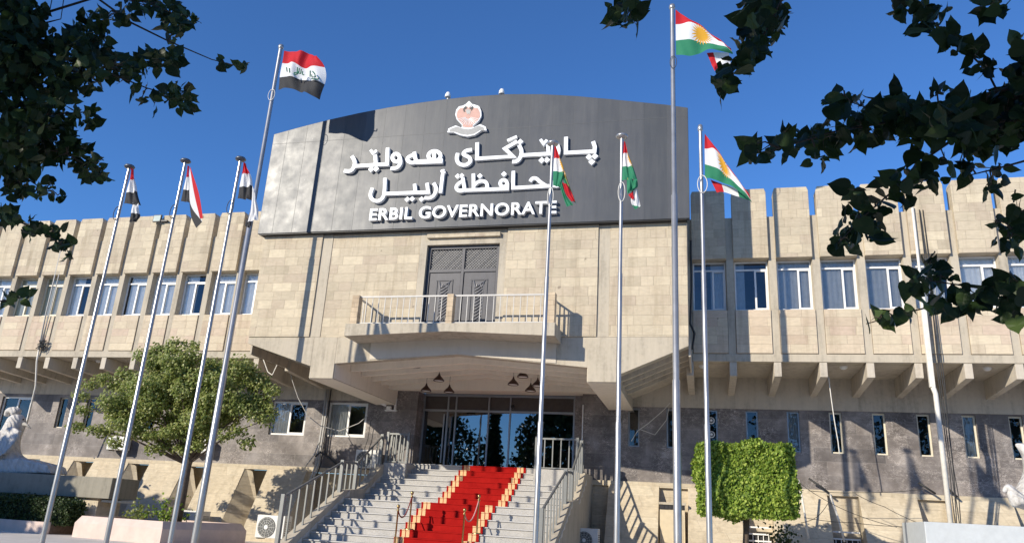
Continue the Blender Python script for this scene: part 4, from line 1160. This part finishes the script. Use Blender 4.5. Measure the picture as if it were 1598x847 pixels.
cable("loose_cable", "pale cable hanging over a slit window on the right wing", px_line([(1293, 588), (1297, 620), (1302, 655), (1308, 690), (1310, 708)], .6), .016, PIPEW, "cable", cl_)
cable("loose_cable", "cable bundle hanging at the right edge of the middle block", px_line([(1078, 375), (1079, 450), (1077, 505), (1084, 520), (1080, 545)], -.6), .035, CABLE, "cable", cl_)
for k, (pts, lb) in enumerate([
    ([(1245, 750), (1280, 775), (1330, 800), (1400, 822)], "thin wire sagging across the buttresses beside the clipped tree"),
    ([(1262, 765), (1340, 768), (1440, 763)], "thin wire running along the ledge of the right wing"),
    ([(1250, 815), (1275, 806), (1292, 785), (1295, 770)], "looping wire low beside the clipped tree"),
    ([(1335, 770), (1380, 790), (1440, 818)], "thin wire slanting down towards the pale plinth"),
    ([(1255, 807), (1330, 815), (1440, 822)], "low wire stretched across the right buttresses")]):
    cable("loose_wire", lb, px_line(pts, 1.0), .009, CABLE, "wire", "loose wires on the right buttresses", .03)
for k, (pts, mt, lb) in enumerate([([(1246, 748), (1254, 790), (1262, 840)], PIPEW, "pale pipe leaning on the buttress right of the clipped tree"), ([(1295, 770), (1308, 808), (1318, 845)], PIPEW, "pale pipe leaning at the grilled basement window"), ([(1262, 746), (1280, 758), (1294, 769)], CABLE, "black bar sticking out of the ledge right of the clipped tree"),
                                   ([(1433, 753), (1445, 760), (1460, 770)], CABLE, "black bar on the ledge left of the drain pipe"), ([(1473, 757), (1484, 766), (1494, 775)], CABLE, "black bar on the ledge right of the drain pipe")]):
    o = MB().tube([at(x, y, 1.6 if k < 2 else 2.5) for x, y in pts], .035, 7).build("leaning_pipe" if k < 2 else "metal_bar", mt, None, True); tag(o, lb, "pipe" if k < 2 else "bar", "pipes and bars on the right base")

# ------------------------------------------------------------------ planter, plinths, statues


def leaves_mesh(name, spots, mat, parent=None, shape='leaf'):
    """spots: (position, size, normal bias) -> one folded leaf each"""
    V, F = [], []
    for p, s, nrm, r in spots:
        n = Vector(nrm).normalized(); a = n.orthogonal().normalized(); b = n.cross(a)
        an = r.uniform(0, 6.283); t = a * math.cos(an) + b * math.sin(an); u = n.cross(t)
        i = len(V); w_ = s * r.uniform(.36, .48); f = s * r.uniform(.05, .14)
        if shape == 'leaf':
            V += [tuple(p), tuple(p + t * s * .3 + u * w_ - n * f * .4), tuple(p + t * s * .75 + u * w_ * .7 - n * f), tuple(p + t * s * 1.05 - n * f * 1.6),
                  tuple(p + t * s * .75 - u * w_ * .7 - n * f), tuple(p + t * s * .3 - u * w_ - n * f * .4), tuple(p + t * s * .55 + n * f * .6)]
            F += [(i, i + 1, i + 6), (i + 1, i + 2, i + 6), (i + 2, i + 3, i + 6), (i + 3, i + 4, i + 6), (i + 4, i + 5, i + 6), (i + 5, i, i + 6)]
        elif shape == 'heart':
            # broad base with two lobes, pointed tip, folded along the midrib and drooping
            dr = r.uniform(.05, .4); fd = r.uniform(.0, .2); ww = r.uniform(.8, 1.1); sk = r.uniform(-.12, .12); wv = r.uniform(-.06, .06)
            prof = [(-.09, .14), (-.05, .31), (.09, .43), (.28, .455), (.48, .405), (.66, .30), (.81, .175), (.93, .075)]
            mid = [(0, 0)] + [(.2, 0), (.45, 0), (.7, 0), (1.06, 0)]
            P3 = lambda y, x: tuple(p + t * s * y + u * s * (x * ww + sk * y * y) - n * s * (dr * y * y + fd * abs(x) + wv * math.sin(9 * y) * abs(x) * 4))
            R_ = [P3(y, x) for y, x in prof]; L_ = [P3(y, -x) for y, x in prof]; M_ = [P3(y, 0) for y, _ in mid]
            V += M_ + R_ + L_
            a0, b0 = i + 5, i + 13
            for q0, sgn in ((a0, 1), (b0, -1)):
                fs = [(i, q0, q0 + 1), (i, q0 + 1, q0 + 2), (i, q0 + 2, i + 1), (q0 + 2, q0 + 3, i + 1), (i + 1, q0 + 3, i + 2), (q0 + 3, q0 + 4, i + 2), (i + 2, q0 + 4, q0 + 5), (i + 2, q0 + 5, i + 3), (i + 3, q0 + 5, q0 + 6), (i + 3, q0 + 6, q0 + 7), (i + 3, q0 + 7, i + 4)]
                F += fs if sgn > 0 else [tuple(reversed(f_)) for f_ in fs]
        else:
            V += [tuple(p), tuple(p + t * s * .5 + u * w_), tuple(p + t * s), tuple(p + t * s * .5 - u * w_)]; F.append((i, i + 1, i + 2, i + 3))
    me = bpy.data.meshes.new(name); me.from_pydata(V, [], F); me.update(); me.materials.append(mat)
    o = bpy.data.objects.new(name, me); COL.objects.link(o)
    if parent: o.parent = parent
    return o


def rdir(r, up=.4):
    while True:
        v = Vector((r.uniform(-1, 1), r.uniform(-1, 1), r.uniform(-1, 1)))
        if .05 < v.length < 1: break
    v.normalize(); v.z = v.z * .7 + up; return v.normalized()


PLT = empty("planter", "low angular pink stone planter around the bushy tree", "planter")
ring_o = [tuple(at(253, 826, -4.5))[:2], tuple(at(385, 826, -.9))[:2], (-12.2, -.4), tuple(at(112, 836, -4.0))[:2]]
zt, zm = 1.06, .84
def inset(r_, k): cx_ = sum(p[0] for p in r_) / 4; cy_ = sum(p[1] for p in r_) / 4; return [(cx_ + (x - cx_) * k, cy_ + (y - cy_) * k) for x, y in r_]
up_, lo_, in_ = inset(ring_o, .93), ring_o, inset(ring_o, .86)
pm = MB()
for k in range(4):
    j = (k + 1) % 4
    a, b = lo_[k], lo_[j]; c, d = up_[j], up_[k]; e_, f_ = in_[j], in_[k]
    pm.quad((*a, GZ), (*b, GZ), (*b, zm), (*a, zm)); pm.quad((*a, zm), (*b, zm), (*c, zt), (*d, zt)); pm.quad((*d, zt), (*c, zt), (*e_, zt), (*f_, zt)); pm.quad((*f_, zt), (*e_, zt), (*e_, zt - .15), (*f_, zt - .15))
pm.build("stone_kerb", PLANTERM, PLT)
MB().poly([(*q, zt - .08) for q in inset(ring_o, .87)]).build("soil", SOILM, PLT)
r = random.Random(21)
for px, py, rad, nn, lb in ((265, 800, .55, 260, "bright green bush in the planter beside the tree trunk"), (215, 806, .4, 150, "low dull green plants along the planter soil")):
    c = at(px, py, -2.6); c.z = zt
    sp = [(c + Vector((r.gauss(0, rad * .6), r.gauss(0, rad * .5), abs(r.gauss(0, rad * .55)))), .1, rdir(r), r) for _ in range(nn)]
    t = empty("shrub", lb, "shrub"); leaves_mesh("foliage", sp, LEAF_HEDGE if rad > .5 else LEAF_MID, t)

# mid-ground tree
TR = empty("bushy_tree", "bushy olive green tree growing in the pink planter", "tree")
tb = Vector((at(278, 790, -2.7).x, -2.7, zt - .1))
r = random.Random(5)
trk = [tb, tb + Vector((.05, .0, .9)), tb + Vector((.02, .05, 1.9)), tb + Vector((.15, .1, 2.8)), tb + Vector((.1, .1, 3.7)), tb + Vector((-.1, .1, 5.2))]
MB().tube(trk, [.2, .165, .14, .13, .1, .04], 10).build("trunk", BARK, TR, True)
cc = at(283, 620, -3.1); lm = MB(); clumps = []
for k in range(100):
    while True:
        v = Vector((r.uniform(-1, 1), r.uniform(-1, 1), r.uniform(-1, 1)))
        if .3 < v.length < 1: break
    q = cc + Vector((v.x * 3.0, v.y * 1.2, v.z * 1.6 + .1))
    lowlim = cc.z - 1.8 + .25 * abs(v.x)
    if q.z < lowlim: q.z = lowlim
    clumps.append((q, r.uniform(.28, .6)))
for px, py in ((272, 535), (268, 545), (130, 640), (150, 670), (118, 665), (425, 610), (415, 655), (350, 680), (210, 670), (180, 690), (300, 685), (255, 690), (320, 670), (230, 680), (275, 675), (195, 660), (340, 655), (285, 700), (262, 698), (310, 695), (165, 675), (240, 700), (370, 672), (400, 650), (420, 640), (140, 600), (125, 618), (405, 600), (300, 540), (160, 590), (250, 545), (385, 690)):
    clumps.append((at(px, py, -3.1 + r.uniform(-.35, .35)), .3))
for q, rr in clumps[::2]:
    s0 = trk[2 + r.randrange(3)]; mid = s0.lerp(q, .55) + Vector((0, 0, .25)); lm.tube([s0, mid, q], [.045, .028, .01], 5)
lm.build("limb", BARK, TR, True)
sp = []
for q, rr in clumps:
    for _ in range(int(420 * (rr / .5) ** 2)):
        v = rdir(r, 0) * (r.random() ** .5) * rr
        p_ = q + Vector((v.x * 1.15, v.y, v.z * .85)); sp.append((p_, r.uniform(.07, .115), (rdir(r, .25) + v.normalized() * .7 + SUN * .6), r))
leaves_mesh("crown", sp, LEAF_MID, TR)

# plinths with the white bird statues
pl = empty("plinth", "grey plinth wall under the left white bird statue", "plinth")
yq = -2.4
a = at(0, 735, yq); xe = at(176, 746, yq).x
MB().box(-21, xe, yq, -1.0, 1.62, 2.33).build("cap_slab", PLINTHM, pl, bevel=.02)
MB().box(-21, xe - .55, yq + .18, -1.1, GZ, 1.62).build("plinth_wall", STONE_BASE, pl)
MB().box(xe - .54, xe + .1, yq + .3, -1.1, 1.5, 1.58).build("ledge", PALEWALL, pl)
tag(MB().box(-21, -12.6, -3.75, -3.5, GZ, .78).build("bed_kerb", PLANTERM), kind="structure")
tag(MB().box(-21, -12.6, -3.5, yq + .18, GZ, .7).build("flower_bed", SOILM), kind="structure")
r = random.Random(12)
HD = empty("clipped_hedge", "low dark clipped hedge in front of the left plinth", "hedge")
hx1 = at(108, 790, -3.2).x
sp = []
for _ in range(9000):
    x = r.uniform(-20, hx1 - .05); f = r.random()
    if f < .5: p_ = Vector((x, -3.42 + r.gauss(0, .05), r.uniform(.68, 1.5)))
    elif f < .85: p_ = Vector((x, r.uniform(-3.42, -2.5), 1.5 + r.gauss(0, .05)))
    else: p_ = Vector((hx1 + r.gauss(0, .08), r.uniform(-3.4, -2.5), r.uniform(.7, 1.45)))
    sp.append((p_, r.uniform(.05, .085), rdir(r, .2), r))
leaves_mesh("foliage", sp, LEAF_DARK, HD); MB().box(-20, hx1 - .1, -3.36, -2.55, .68, 1.44).build("inner_shade_box", plain("hedge inner shade", (.012, .02, .008), .95), HD)  # solid near-black box: shade inside the hedge put into its colour
pr_ = empty("plinth", "pale painted plinth wall at the bottom right under the second white statue", "plinth")
p = at(1442, 813, -3.6); MB().box(p.x, p.x + 7, -3.6, -1.2, GZ, p.z).build("plinth_wall", PALEWALL, pr_, bevel=.02)


def skin(name, verts, edges, radii, mat, parent, sub=2):
    me = bpy.data.meshes.new(name); me.from_pydata(verts, edges, []); me.update()
    o = bpy.data.objects.new(name, me); COL.objects.link(o); me.materials.append(mat)
    md = o.modifiers.new("skin", 'SKIN'); md.use_smooth_shade = True
    for i, rr in enumerate(radii): me.skin_vertices[0].data[i].radius = (rr, rr) if not isinstance(rr, tuple) else rr
    me.skin_vertices[0].data[0].use_root = True
    sb = o.modifiers.new("sub", 'SUBSURF'); sb.levels = sub; sb.render_levels = sub
    if parent: o.parent = parent
    return o


ys = -1.5
E1 = empty("bird_statue", "white bird statue with a dark beak on the left plinth", "statue", "white statues")
def q_(x, y, dy=0): return at(x, y, ys + dy)
pts = [q_(2, 715), q_(8, 695), q_(18, 674), q_(27, 658), q_(24, 646), q_(-14, 705), q_(-30, 690), q_(34, 726), q_(62, 729)]
skin("body", [tuple(p) for p in pts], [(0, 1), (1, 2), (2, 3), (3, 4), (0, 5), (5, 6), (0, 7), (7, 8)], [.56, .46, .38, .4, .26, .5, .4, .3, .22], STATUE, E1)
skin("crest", [tuple(q_(27, 648)), tuple(q_(24, 639, -.05)), tuple(q_(13, 640, -.05)), tuple(q_(9, 650, -.05))], [(0, 1), (1, 2), (2, 3)], [.26, .2, .15, .08], STATUE, E1)
wg = [q_(2, 668, -.45), q_(18, 665, -.45), q_(30, 672, -.42), q_(22, 690, -.55), q_(8, 706, -.6), q_(-8, 716, -.6), q_(-20, 700, -.5)]
MB().prism([tuple(p) for p in wg], (0, .16, 0)).build("wing", STATUE, E1, bevel=.04)
bk = MB(); a, b = q_(37, 661, -.1), q_(48.5, 668.5, -.1); bk.tube([a, a.lerp(b, .5) + Vector((0, 0, .03)), b], [.075, .045, .008], 8); bk.build("beak", plain("grey beak", (.36, .34, .3), .5), E1, True)
ey = q_(36, 654, -.29); MB().lathe(ey, [(0, .04), (.035, .02), (.045, 0), (.035, -.02), (0, -.04)], 10).build("eye", BLACKM, E1, True)
bs = MB().prism([tuple(q_(x, y, -.5)) for x, y in ((-30, 737), (-30, 718), (30, 714), (62, 722), (74, 726), (78, 738))], (0, .9, 0)); bs.build("base_rock", STATUE, E1, bevel=.06)
E2 = empty("bird_statue", "white statue on the right plinth cut off by the frame edge", "statue", "white statues")
ys = -2.4
pts = [q_(1618, 800), q_(1616, 775), q_(1622, 742), q_(1616, 716), q_(1606, 702), q_(1590, 695), q_(1584, 693)]
skin("body", [tuple(p) for p in pts], [(0, 1), (1, 2), (2, 3), (3, 4), (4, 5), (5, 6)], [.7, .58, .36, .34, .26, .09, .03], STATUE, E2)
skin("wing", [tuple(q_(1596, 790, -.3)), tuple(q_(1585, 775, -.3)), tuple(q_(1572, 757, -.3)), tuple(q_(1566, 768, -.3))], [(0, 1), (1, 2), (2, 3)], [.3, .2, .1, .05], STATUE, E2)

# clipped tree and small shrub on the right
TP = empty("clipped_tree", "bright green tree clipped into a box in front of the right buttresses", "tree")
a, b = at(1088, 690, -3.4), at(1239, 690, -3.4); zt_, zb_ = at(1165, 692, -3.4).z, at(1165, 804, -3.4).z
x0, x1, y0, y1 = a.x, b.x, -3.4, -1.6
r = random.Random(9); sp = []
def lump(x, y, z): return .07 * math.sin(x * 3.1 + z * 2) + .06 * math.sin(z * 4.3 + y * 3) + .05 * math.sin(x * 6.7 - z * 5.1)
for _ in range(24000):
    f = r.random(); u, v = r.random(), r.random()
    if f < .55: p_ = Vector((x0 + (x1 - x0) * u, y0, zb_ + (zt_ - zb_) * v)); nn = Vector((0, -1, .25))
    elif f < .72: p_ = Vector((x0 + (x1 - x0) * u, y0 + (y1 - y0) * v, zt_)); nn = Vector((0, 0, 1))
    elif f < .82: p_ = Vector((x0, y0 + (y1 - y0) * u, zb_ + (zt_ - zb_) * v)); nn = Vector((-1, 0, .2))
    elif f < .9: p_ = Vector((x1, y0 + (y1 - y0) * u, zb_ + (zt_ - zb_) * v)); nn = Vector((1, 0, .2))
    else: p_ = Vector((x0 + (x1 - x0) * u, y0 + (y1 - y0) * v, zb_)); nn = Vector((0, 0, -1))
    # round the corners of the box and let the surface bulge
    cx_, cz_ = (x0 + x1) / 2, (zb_ + zt_) / 2
    ex_, ez_ = abs(p_.x - cx_) / ((x1 - x0) / 2), abs(p_.z - cz_) / ((zt_ - zb_) / 2)
    k = max(0, min(ex_, ez_) - .9)
    p_.y += k * 1.0 * (1 if p_.y < -2.5 else -1); p_.x += -k * .35 * (1 if p_.x > cx_ else -1); p_.z += -k * .45 * (1 if p_.z > cz_ else -1)
    p_ += nn.normalized() * (lump(p_.x, p_.y, p_.z) + r.gauss(0, .03) - .05 - (.12 if r.random() < .2 else 0))
    sp.append((p_, r.uniform(.06, .1), nn.normalized() + rdir(r, 0) * 1.2, r))
leaves_mesh("crown", sp, LEAF_HEDGE, TP)
MB().box(x0 + .2, x1 - .2, y0 + .22, y1 - .2, zb_ + .15, zt_ - .18).build("inner_shade_box", plain("crown inner shade", (.02, .03, .01), .95), TP)  # solid dark box behind the leaves stands in for shade in the gaps
tx = at(1161, 820, -2.4).x
MB().tube([(tx, -2.4, GZ), (tx + .02, -2.4, 1.3), (tx + .1, -2.4, zb_ + .3)], [.1, .085, .08], 9).build("trunk", BARK, TP, True)
SH = empty("shrub", "small dark green shrub at the foot of the right buttresses", "shrub")
c = at(1222, 848, .2); sp = [(c + Vector((r.gauss(0, .22), r.gauss(0, .2), r.gauss(-.1, .32))), .09, rdir(r), r) for _ in range(500)]
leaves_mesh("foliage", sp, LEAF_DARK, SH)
MB().tube([(c.x, c.y, GZ), (c.x, c.y, c.z)], .03, 6).build("stem", BARK, SH)

# ------------------------------------------------------------------ near trees whose branches hang into view


def near_tree(name, label, d, leaf, clusters, twigs, trunk_px, seed, shade, limb_from):
    r = random.Random(seed); T = empty(name, label, "tree", "leafy trees in the foreground")
    sp = []
    for (x, y, rx, ry, n) in clusters:
        dd = d + r.uniform(-.35, .35)
        for _ in range(int(n * (1.25 if leaf > .09 else 1.15))):
            an = r.uniform(0, 6.283); q = math.sqrt(r.random())
            p_ = far(x + rx * q * math.cos(an), y + ry * q * math.sin(an), dd + r.gauss(0, .22))
            nn = rdir(r, .1); nn = (nn - FX * r.uniform(.0, .9)).normalized()
            sp.append((p_, leaf * (r.uniform(.85, 1.25) if r.random() < .6 else r.uniform(.45, .85)), nn, r))
    for c, rad, n in shade:  # unseen leaf clumps added outside the view to shade the hanging leaves
        c = Vector(c)
        for _ in range(n):
            v = rdir(r, 0) * rad * r.random() ** .4; sp.append((c + Vector((v.x, v.y, v.z * .7)), leaf * r.uniform(1.2, 1.8), rdir(r, .3), r))
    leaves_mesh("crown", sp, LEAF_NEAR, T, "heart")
    base = far(*trunk_px, d); base = Vector((base.x, base.y, 0)); top = Vector((base.x + .1, base.y, 3.2)); crown_top = Vector((base.x, base.y - .5, 6.0))
    MB().tube([base, base + Vector((.03, 0, 1.6)), top, top.lerp(crown_top, .5), crown_top], [.2, .17, .15, .11, .04], 10).build("trunk", BARK, T, True)
    lm = MB()
    for tw, r0 in twigs:
        pp = [far(x, y, d) for x, y in tw]; n = len(pp)
        start = top.lerp(crown_top, limb_from)
        mid = far(1750, -420, d) if tw[0][1] < 0 and tw[0][0] > 800 else start.lerp(pp[0], .5) + Vector((0, 0, .15))
        lm.tube([start, mid] + pp, [.06, .035] + [max(.0035, r0 * (1 - k / n)) for k in range(n)], 6)
    allp = [q_ for tw, _r in twigs for a_, b_ in zip(tw, tw[1:]) for q_ in [(a_[0] + (b_[0] - a_[0]) * f_ / 6, a_[1] + (b_[1] - a_[1]) * f_ / 6) for f_ in range(6)]]
    for (x, y, rx, ry, n) in clusters:
        qx, qy = min(allp, key=lambda q_: (q_[0] - x) ** 2 + (q_[1] - y) ** 2); a_, b_ = far(qx, qy, d), far(x, y, d + r.uniform(-.1, .1))
        lm.tube([a_, a_.lerp(b_, .5) + Vector((0, 0, .03)), b_], [.006, .0045, .002], 5)
        for _ in range(max(2, n // 7)):
            an = r.uniform(0, 6.283); e_ = far(x + rx * .8 * math.cos(an), y + ry * .8 * math.sin(an), d + r.uniform(-.15, .15))
            lm.tube([b_, b_.lerp(e_, .5) + Vector((0, 0, .02)), e_], [.0035, .0025, .001], 4)
    for c, rad, n in shade: lm.tube([top, top.lerp(Vector(c), .5) + Vector((0, -1.3, .9)), c], [.08, .05, .02], 6)
    lm.build("limb", BARK, T, True); return T


LC = [(35, 120, 70, 110, 520), (95, 110, 65, 55, 210), (60, 205, 52, 55, 260), (20, 40, 42, 60, 180), (135, 72, 38, 36, 130), (25, 245, 35, 32, 130), (28, 285, 18, 16, 40),
      (275, 30, 26, 20, 46), (292, 28, 15, 14, 16), (272, 52, 10, 12, 10), (225, 8, 45, 10, 40), (165, 30, 45, 14, 36), (255, 92, 26, 18, 40), (275, 96, 12, 12, 12), (165, 105, 60, 20, 90), (212, 102, 22, 18, 30),
      (275, 148, 24, 16, 42), (285, 162, 12, 12, 14), (205, 145, 6, 10, 5), (222, 152, 6, 12, 6), (242, 160, 6, 10, 5), (130, 178, 16, 14, 18), (145, 180, 6, 14, 8),
      (105, 240, 40, 20, 60), (140, 265, 22, 16, 34), (158, 275, 10, 10, 10), (110, 215, 10, 10, 10), (75, 290, 12, 14, 9), (55, 300, 14, 12, 10), (90, 305, 10, 10, 6), (12, 298, 10, 8, 7), (150, 245, 8, 6, 5),
      (15, 340, 16, 10, 26), (52, 354, 20, 9, 24), (84, 362, 14, 9, 12), (100, 382, 18, 9, 16), (108, 398, 6, 6, 4), (8, 325, 8, 8, 5), (15, 466, 14, 7, 8), (40, 462, 12, 8, 6),
      (345, 98, 8, 8, 5), (383, 104, 7, 7, 4), (30, 8, 40, 12, 40), (-90, 130, 80, 130, 260), (-220, 100, 90, 140, 260), (-330, 180, 90, 130, 220), (-110, 350, 80, 70, 120), (-100, 470, 60, 30, 50), (-60, -70, 120, 60, 200), (150, -80, 120, 50, 140)]
LT = [([(-60, 20), (40, 30), (150, -4), (205, 36), (262, 64), (330, 93), (385, 107)], .014), ([(-60, 130), (60, 130), (165, 112), (230, 138), (275, 150)], .012), ([(-60, 120), (90, 100), (200, 100), (260, 92)], .012),
      ([(-60, 230), (40, 225), (105, 240), (165, 278)], .012), ([(-60, 330), (10, 338), (55, 356), (100, 384)], .012), ([(-60, 475), (15, 468), (45, 462)], .008), ([(-60, -20), (120, -10), (230, 4), (290, 30)], .012),
      ([(-60, 200), (60, 180), (135, 175), (142, 195)], .01), ([(-50, 260), (30, 270), (80, 305)], .008), ([(75, 30), (82, -5)], .004), ([(95, 30), (100, -5)], .004)]
c0 = far(40, 120, 6)
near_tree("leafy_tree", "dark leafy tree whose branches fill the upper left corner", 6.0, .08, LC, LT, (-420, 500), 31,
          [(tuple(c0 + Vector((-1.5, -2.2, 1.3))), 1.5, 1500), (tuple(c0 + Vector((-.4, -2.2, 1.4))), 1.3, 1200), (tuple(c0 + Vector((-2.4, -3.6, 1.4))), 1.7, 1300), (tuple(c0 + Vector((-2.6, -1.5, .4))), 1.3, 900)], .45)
RC = [(980, 16, 30, 20, 15), (985, 34, 12, 12, 4), (1195, 30, 36, 34, 44), (1178, 15, 20, 16, 14), (1175, 80, 26, 18, 18), (1140, 112, 22, 20, 19), (1128, 138, 10, 10, 4), (1165, 60, 12, 14, 6),
      (1415, 8, 28, 14, 13), (1448, 26, 32, 20, 20), (1478, 52, 20, 14, 10), (1498, 74, 12, 12, 5), (1526, 84, 11, 11, 4), (1532, 108, 16, 14, 6), (1556, 10, 34, 12, 12), (1548, 97, 9, 5, 2),
      (1570, 185, 42, 46, 120), (1495, 190, 45, 36, 95), (1425, 190, 38, 30, 62), (1352, 200, 36, 25, 46), (1285, 215, 36, 20, 38), (1530, 215, 40, 22, 40), (1228, 224, 22, 16, 14), (1186, 236, 16, 12, 8), (1172, 226, 6, 5, 2),
      (1318, 148, 14, 12, 4), (1290, 158, 10, 10, 4), (1345, 165, 18, 8, 5), (1322, 168, 12, 8, 5), (1590, 110, 20, 48, 26), (1488, 150, 18, 14, 8), (1462, 140, 10, 10, 4), (1407, 152, 14, 12, 5), (1275, 248, 14, 8, 5), (1372, 165, 12, 10, 4),
      (1432, 250, 14, 18, 7), (1474, 248, 14, 14, 4), (1445, 282, 28, 18, 12), (1402, 298, 32, 26, 18), (1366, 322, 20, 14, 10), (1342, 342, 24, 16, 14), (1352, 368, 24, 14, 16), (1312, 376, 18, 11, 12), (1330, 300, 12, 9, 4),
      (1514, 268, 16, 18, 8), (1560, 262, 8, 6, 3), (1548, 288, 22, 14, 8), (1590, 338, 20, 36, 15), (1560, 347, 12, 8, 4), (1575, 372, 24, 16, 11),
      (1572, 455, 32, 20, 24), (1522, 458, 34, 18, 17), (1472, 432, 28, 11, 9), (1450, 412, 14, 8, 5), (1428, 438, 18, 10, 8), (1495, 478, 24, 10, 8), (1455, 476, 24, 7, 6), (1420, 488, 14, 5, 5), (1376, 498, 24, 6, 8), (1590, 490, 16, 14, 8), (1450, 460, 10, 8, 3), (1690, 120, 70, 70, 110), (1800, 60, 90, 90, 150), (1930, 100, 100, 120, 190), (1720, 260, 60, 50, 70), (1840, 280, 90, 70, 120), (1690, 430, 50, 40, 60), (1780, 420, 60, 50, 80), (1680, -80, 120, 60, 150), (1400, -90, 120, 50, 90), (1200, -110, 90, 50, 60), (2100, 180, 110, 120, 180)]
RT = [([(1640, 120), (1530, 150), (1400, 188), (1300, 206), (1200, 236)], .014), ([(1640, 240), (1560, 262), (1515, 273)], .008), ([(1640, 180), (1520, 195), (1455, 240), (1400, 292), (1340, 345), (1308, 380)], .012),
      ([(1640, 440), (1550, 458), (1480, 472), (1420, 486), (1352, 505)], .01), ([(1560, 150), (1540, 110), (1500, 72), (1440, 20), (1420, -30)], .008), ([(1330, -60), (1230, -20), (1200, 40), (1172, 88), (1130, 130)], .01),
      ([(1640, 300), (1595, 330), (1570, 372)], .008), ([(1640, -30), (1560, 0), (1545, 15)], .008), ([(1060, -80), (1000, -20), (978, 25)], .008), ([(1370, 175), (1330, 160), (1312, 145)], .005), ([(1640, 470), (1520, 448), (1440, 436)], .008)]
c1 = far(1480, 180, 4.5)
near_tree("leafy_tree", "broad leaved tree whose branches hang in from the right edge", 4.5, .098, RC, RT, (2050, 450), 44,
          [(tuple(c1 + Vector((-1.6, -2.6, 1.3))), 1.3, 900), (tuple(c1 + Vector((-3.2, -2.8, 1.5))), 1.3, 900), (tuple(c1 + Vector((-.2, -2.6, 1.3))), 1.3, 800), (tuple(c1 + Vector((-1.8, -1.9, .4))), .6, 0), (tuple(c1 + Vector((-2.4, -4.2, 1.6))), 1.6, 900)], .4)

# ------------------------------------------------------------------ trees across the road, seen only as reflections in the glass


def simple_tree(label, x, y, h, rad, cone, seed, n, base=.25):
    r = random.Random(seed); T = empty("roadside_tree", label, "tree", "trees across the road")
    MB().tube([(x, y, 0), (x, y, h * .5), (x, y, h * .9)], [.28, .2, .05], 9).build("trunk", BARK, T, True)
    sp = []
    for _ in range(n):
        f = r.random(); z = h * (base + (1 - base) * f)
        k = (1 - f) ** .8 if cone else math.sin(math.pi * min(1, .12 + f * .88)) ** .6
        an = r.uniform(0, 6.283); q = rad * k * r.random() ** .4 * (1 + .25 * math.sin(an * 3 + z))
        sp.append((Vector((x + q * math.cos(an), y + q * math.sin(an), z + r.gauss(0, .25))), r.uniform(.3, .55), rdir(r, .3), r))
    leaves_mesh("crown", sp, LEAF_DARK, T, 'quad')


simple_tree("tall dark cypress across the road", -13.2, -47, 13.5, 1.7, True, 1, 3500, .08)
simple_tree("broad dark tree across the road left of the cypress", -19.3, -44, 14, 5.4, False, 2, 9000, .1)
simple_tree("broad dark tree across the road right of the cypress", -6.4, -46, 13.5, 4.6, False, 3, 9000, .08)
for k, (x, y, h, rad, lb) in enumerate([(-36, -50, 16, 6, "tall broad tree across the road, leftmost of the row"), (7, -52, 16, 5, "tall broad tree straight across the road from the stairs"), (18, -50, 17, 5.5, "tall broad tree across the road opposite the right wing"),
                                       (29, -51, 16, 5.5, "tall broad tree across the road, second from the right end of the row"), (40, -50, 17, 6, "tall broad tree across the road, rightmost of the row"), (-28, -53, 15, 5, "tall broad tree across the road, second from the left end of the row")]):
    simple_tree(lb, x, y, h, rad, False, 20 + k, 4500, .08)
# tree beyond the left edge that keeps the left plinth and hedge in shade
simple_tree("large dark tree beside the left forecourt, near the clipped hedge", -22.3, -11.5, 7.9, 3.5, False, 6, 7000, .22)
del [o for o in bpy.data.objects if o.get('label', '').startswith('large dark tree beside the left')][0]['group']
